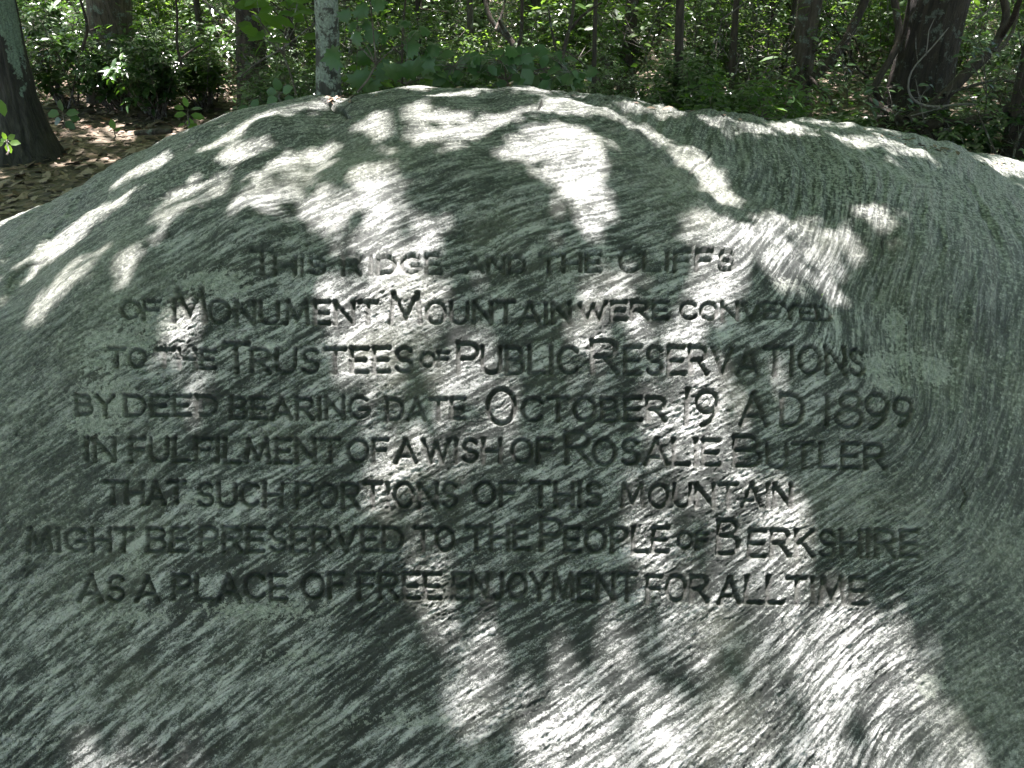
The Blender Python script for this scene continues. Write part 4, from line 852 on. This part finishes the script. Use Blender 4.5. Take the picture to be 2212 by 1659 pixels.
sprig("broad-leaved seedling against the foot of the leaning trunk, beside sunlit litter", 5.6, [(128, 248, 34, 170, .6), (135, 240, 30, 90, .6), (142, 246, 34, 10, .6), (132, 258, 30, 200, .7), (140, 262, 30, -40, .8), (150, 256, 26, 0, .7)], round_vars, (136, 275), lsc=.8)
sprig("star-shaped green seedling at the left edge beneath the leaning trunk", 4.4, [(16, 304, 26, 170, .8), (14, 302, 24, 100, .8), (18, 302, 26, 35, .8), (20, 308, 34, 0, .6), (14, 310, 30, -80, 1), (8, 308, 26, 200, .8)], bright_vars, (15, 335), lsc=.72)
sprig("tiny bright sprout with glossy upper leaves by the boulder's left edge", 5.2, [(398, 236, 24, 165, .5), (405, 232, 22, 100, .5), (412, 236, 28, 10, .5), (402, 246, 26, 185, .7), (412, 248, 28, -15, .8), (408, 254, 30, -80, .9), (400, 268, 18, 190, .4), (410, 268, 18, -10, .4)], [leaf_vars[0], bright_vars[0]], (406, 272))
sprig("yellow seedling stalk standing in the sunlit leaf litter", 5.8, [(246, 280, 22, 95, .4), (248, 284, 16, 30, .4)], bright_vars, (246, 300))
sprig("single green leaf blade cut by the left edge of the picture", 4.0, [(2, 215, 34, -92, 1.0), (-6, 235, 30, 120, .9)], bright_vars, (-14, 262))

# foliage masses: shrubs of the middle distance, each a thing, meshes shared between copies
def shrub_mesh(seed, h, rad, n, size, mat, tmpl, laurel):
    global rng
    specs, tips, axes = grow_shrub(h, rad, 10, n // (5 if laurel else 3), seed)
    C, D, N, S = whorl_leaves(tips, axes, 5 if laurel else 3, size)
    fm = leaf_mesh("foliage", C, D, N, S, tmpl, mat); sm = tubes_mesh("stems", specs, M_TWIG, sides=5); return fm, sm
szs = [(.045, .085), (.03, .055), (.06, .12), (.05, .07), (.035, .06), (.07, .13), (.05, .10), (.04, .06)]
protos = [shrub_mesh(20 + i, random.uniform(1.0, 1.5), random.uniform(.7, 1.0), 1500, szs[i], [M_LAUREL, M_SHRUB][i % 2], T_SIMPLE, i % 2 == 0) for i in range(8)]
spots = []
for i in range(200):
    Y = 5.0 + 14 * (i / 200) ** 1.0 + random.uniform(-.3, .3); u = random.uniform(-60, 2270); X = (u - 1106) / FPX * Y * 1.05
    if u < 640 and Y < 7.4: continue
    if abs(u - 236) < 90 and Y < 8.9 or abs(u - 540) < 70 and Y < 7.9: continue
    if 1850 < u < 2120 and Y < 7.1: continue
    if 1690 < u < 1790 and Y < 7.8: continue
    spots.append((X, Y))
desc = ["leafy shrub of the thicket behind the boulder", "glossy laurel of the thicket behind the boulder"]
for i, (X, Y) in enumerate(spots):
    k = i % 8; lb = desc[0] if k % 2 else desc[1]
    root = link("shrub" if k % 2 else "laurel_shrub", None, label=lb, cat="shrub", group="leafy shrubs of the thicket" if k % 2 else "laurels of the thicket", loc=(X, Y, float(ground_z(X, Y))))
    root.rotation_euler = (0, 0, random.uniform(0, 6.28)); s = random.uniform(.65, 1.0) * (0.5 + .035 * Y + (0.15 if X > 0 else 0)); root.scale = (s, s, s * random.uniform(.8, 1.1))
    link("foliage", protos[k][0], root)["kind"] = "stuff"; link("stems", protos[k][1], root)["kind"] = "stuff"
for i in range(44):                                     # low shrubs close behind the crest
    Y = random.uniform(4.7, 6.4); u = random.uniform(900, 1680); X = (u - 1106) / FPX * Y * 1.12; k = (i * 3) % 8 if i % 5 == 0 else (i * 2) % 8
    root = link("shrub" if k % 2 else "laurel_shrub", None, label=desc[0] if k % 2 else desc[1], cat="shrub", group="leafy shrubs of the thicket" if k % 2 else "laurels of the thicket", loc=(X, Y, float(ground_z(X, Y))))
    root.rotation_euler = (0, 0, random.uniform(0, 6.28)); s = random.uniform(.38, .62) * (1 if u < 1850 else .7); root.scale = (s, s, s)
    link("foliage", protos[k][0], root)["kind"] = "stuff"; link("stems", protos[k][1], root)["kind"] = "stuff"
# understory saplings with loose backlit leaves high enough to fill the top of the view
for i in range(34):
    Y = random.uniform(7.5, 17); u = random.uniform(0, 2212)
    if u < 640: Y = random.uniform(11.5, 17)
    X = (u - 1106) / FPX * Y
    n = 420; c = rng.normal(0, 1, (n, 3)) * np.array([.8, .8, .7]) + np.array([0, 0, 1.9]); c = c[c[:, 2] > .3]
    if i < 6:
        sp = [(np.array([[0, 0, -.1], [.03, 0, 1], [0, .04, 2], [0, 0, 3.2]]), np.array([.022, .018, .013, .006]))]
        for k in range(14):
            t = c[rng.integers(len(c))]; z0 = random.uniform(.8, 2.4); sp.append((np.array([[0, 0, z0], [t[0] * .5, t[1] * .5, (z0 + t[2]) / 2 + .05], t]), np.array([.008, .005, .002])))
        fm = leaf_mesh("foliage", c, rand_dirs(len(c), .3), np.array([[0, 0, 1.0]]) + rng.normal(0, .35, (len(c), 3)), rng.uniform(.08, .14, len(c)), T_OVAL, M_SHRUB)
        sm = tubes_mesh("stem", sp, M_BARK, sides=6); protos.append((fm, sm))
    k = 8 + i % 6
    root = link("understory_sapling", None, label="thin understory sapling with loose sunlit leaves in the thicket", cat="sapling", group="understory saplings in the thicket", loc=(X, Y, float(ground_z(X, Y))))
    root.rotation_euler = (0, 0, random.uniform(0, 6.28)); s = random.uniform(.75, 1.2); root.scale = (s, s, s)
    link("foliage", protos[k][0], root)["kind"] = "stuff"; link("stem", protos[k][1], root)
# low ground cover
n = 90000; y = 4.2 + 16 * rng.random(n) ** .8; x = rng.uniform(-1, 1, n) * (y * .72 + .5)
u_, v_, _d = project(np.stack([x, y, np.zeros(n)], 1))
kp = ~((u_ < 520) & (v_ > 232)) & (noise3(x * 1.2, y * 1.2, 0, 55) > -.55) & ~((np.abs(x) < 2.7) & (y < 4.2)); x, y = x[kp], y[kp]; n = len(x)
z = ground_z(x, y) + rng.random(n) ** 1.5 * (.34 + .03 * y)
link("ground_cover", leaf_mesh("ground_cover", np.stack([x, y, z], 1), rand_dirs(n, .3), np.array([[0, 0, 1.0]]) + rng.normal(0, .35, (n, 3)), rng.uniform(.04, .09, n), T_SIMPLE, M_LAUREL),
     label="low green leafy ground cover between the trunks", cat="undergrowth", kind="stuff")
# the far wood reads as one mass
n = 60000; y = rng.uniform(17, 48, n); x = rng.uniform(-1, 1, n) * (y * .75 + 2); z = ground_z(x, y) + rng.random(n) * (3.2 + .06 * y)
kp = fbm(x * .5, y * .5, z * .6, 77, 3) > -.12; x, y, z = x[kp], y[kp], z[kp]; n = len(x)
link("far_woodland", leaf_mesh("far_woodland", np.stack([x, y, z], 1), rand_dirs(n, .3), np.array([[0, 0, 1.0]]) + rng.normal(0, .45, (n, 3)), rng.uniform(.16, .34, n), T_SIMPLE, M_SHRUB),
     label="far wood of mixed green leaves closing the view", cat="woodland", kind="stuff")

# labels for shrubs that stand at a trunk one can point to
nick = [("the stout fissured trunk in the middle", 1143, 10), ("the straight brown trunk right of the forked sapling", 1360, 8.2), ("the slender trunk on the boulder's right slope", 1467, 6.2), ("the forked sapling", 1216, 4.9), ("the wide dark trunk left of the bent sapling", 977, 14),
        ("the rough-barked trunk", 1727, 7.4), ("the massive oak", 1985, 6.6), ("the dark brown trunk", 541, 9.0), ("the broad shaded trunk at upper left", 236, 10.5), ("the lichen-crusted upright trunk", 710, 4.3), ("the pale brown trunk", 905, 11), ("the two poles left of the rough-barked trunk", 1575, 8)]
taken = set(); groupies = [o for o in scene.objects if o.get("group") in ("leafy shrubs of the thicket", "laurels of the thicket")]
for nm, u, Y in nick:
    X = (u - 1106) / FPX * Y
    for gname, front, words_ in (("leafy shrubs of the thicket", -1, "leafy shrub just in front of "), ("laurels of the thicket", -1, "glossy laurel just in front of "), ("leafy shrubs of the thicket", 1, "leafy shrub just behind "), ("laurels of the thicket", 1, "glossy laurel just behind ")):
        c = [(math.hypot(o.location[0] - X, o.location[1] - Y), o) for o in groupies if o["group"] == gname and o.name not in taken and (o.location[1] - Y) * front > 0]
        if not c: continue
        d_, o = min(c, key=lambda q_: q_[0])
        if d_ < 1.5: o["label"] = words_ + nm; taken.add(o.name)
# leaves around the old laurel's limbs
def leafy(label, Y, n, ub, vb, stem):
    sp = [(random.uniform(*ub), random.uniform(*vb), random.uniform(14, 24), random.uniform(-60, 40) + random.choice([0, 180]), random.uniform(.2, .7)) for _ in range(n)]
    sprig(label, Y, sp, leaf_vars, stem, name="laurel_sprout", cat="shrub")
leafy("leafy laurel shoots growing through the limbs right of the oak", 5.8, 60, (2080, 2215), (70, 250), (2120, 262))
leafy("sparse laurel shoots at the foot of the oak above the boulder", 6.0, 40, (1850, 2010), (180, 262), (1940, 285))
leafy("laurel shoots beside the curved laurel stem, left of the oak", 6.6, 44, (1770, 1900), (60, 200), (1830, 235))

# ------------------------------------------------------------------ small things on the boulder
def on_rock(u, v):
    i = np.argmin((Uf - u) ** 2 + (Vf - v) ** 2 + np.where((Sg < s_crest).ravel(), 0, 1e9)); return rockP.reshape(-1, 3)[i], nb.reshape(-1, 3)[i]
p, nn = on_rock(1785, 622)
V, F, r_ = leaves_np(np.array([p + nn * .004]), np.array([[.6, .1, -.5]]), np.array([nn]), .034, (T_OVAL[0] * np.array([1, 1.7, 1]), T_OVAL[1]))
link("fallen_leaf", mesh_np("fallen_leaf", V, F, M_BRIGHT), label="small green leaf lying on the boulder's face, above the end of the second line", cat="leaf")
C_, N2 = [], []
for i in range(90):
    u = random.choice([random.uniform(1860, 2205), random.uniform(1860, 2205), random.uniform(700, 760), random.uniform(800, 1800)]); v = np.interp(u, sil[:, 0], sil[:, 1]) + random.uniform(3, 16 if u > 1800 else 8)
    p, nn = on_rock(u, v); C_.append(p + nn * .006); N2.append(nn + rng.normal(0, .25, 3))
link("leaf_debris", leaf_mesh("leaf_debris", np.array(C_), rand_dirs(len(C_), .2), np.array(N2), rng.uniform(.015, .045, len(C_)), T_OVAL, M_LITTER), label="scraps of dead leaf caught along the boulder's top edge", cat="fallen leaves", kind="stuff")
print("tris approx", sum(len(o.data.loops) - 2 * len(o.data.polygons) for o in scene.objects if o.type == 'MESH'), "objects", len(scene.objects))
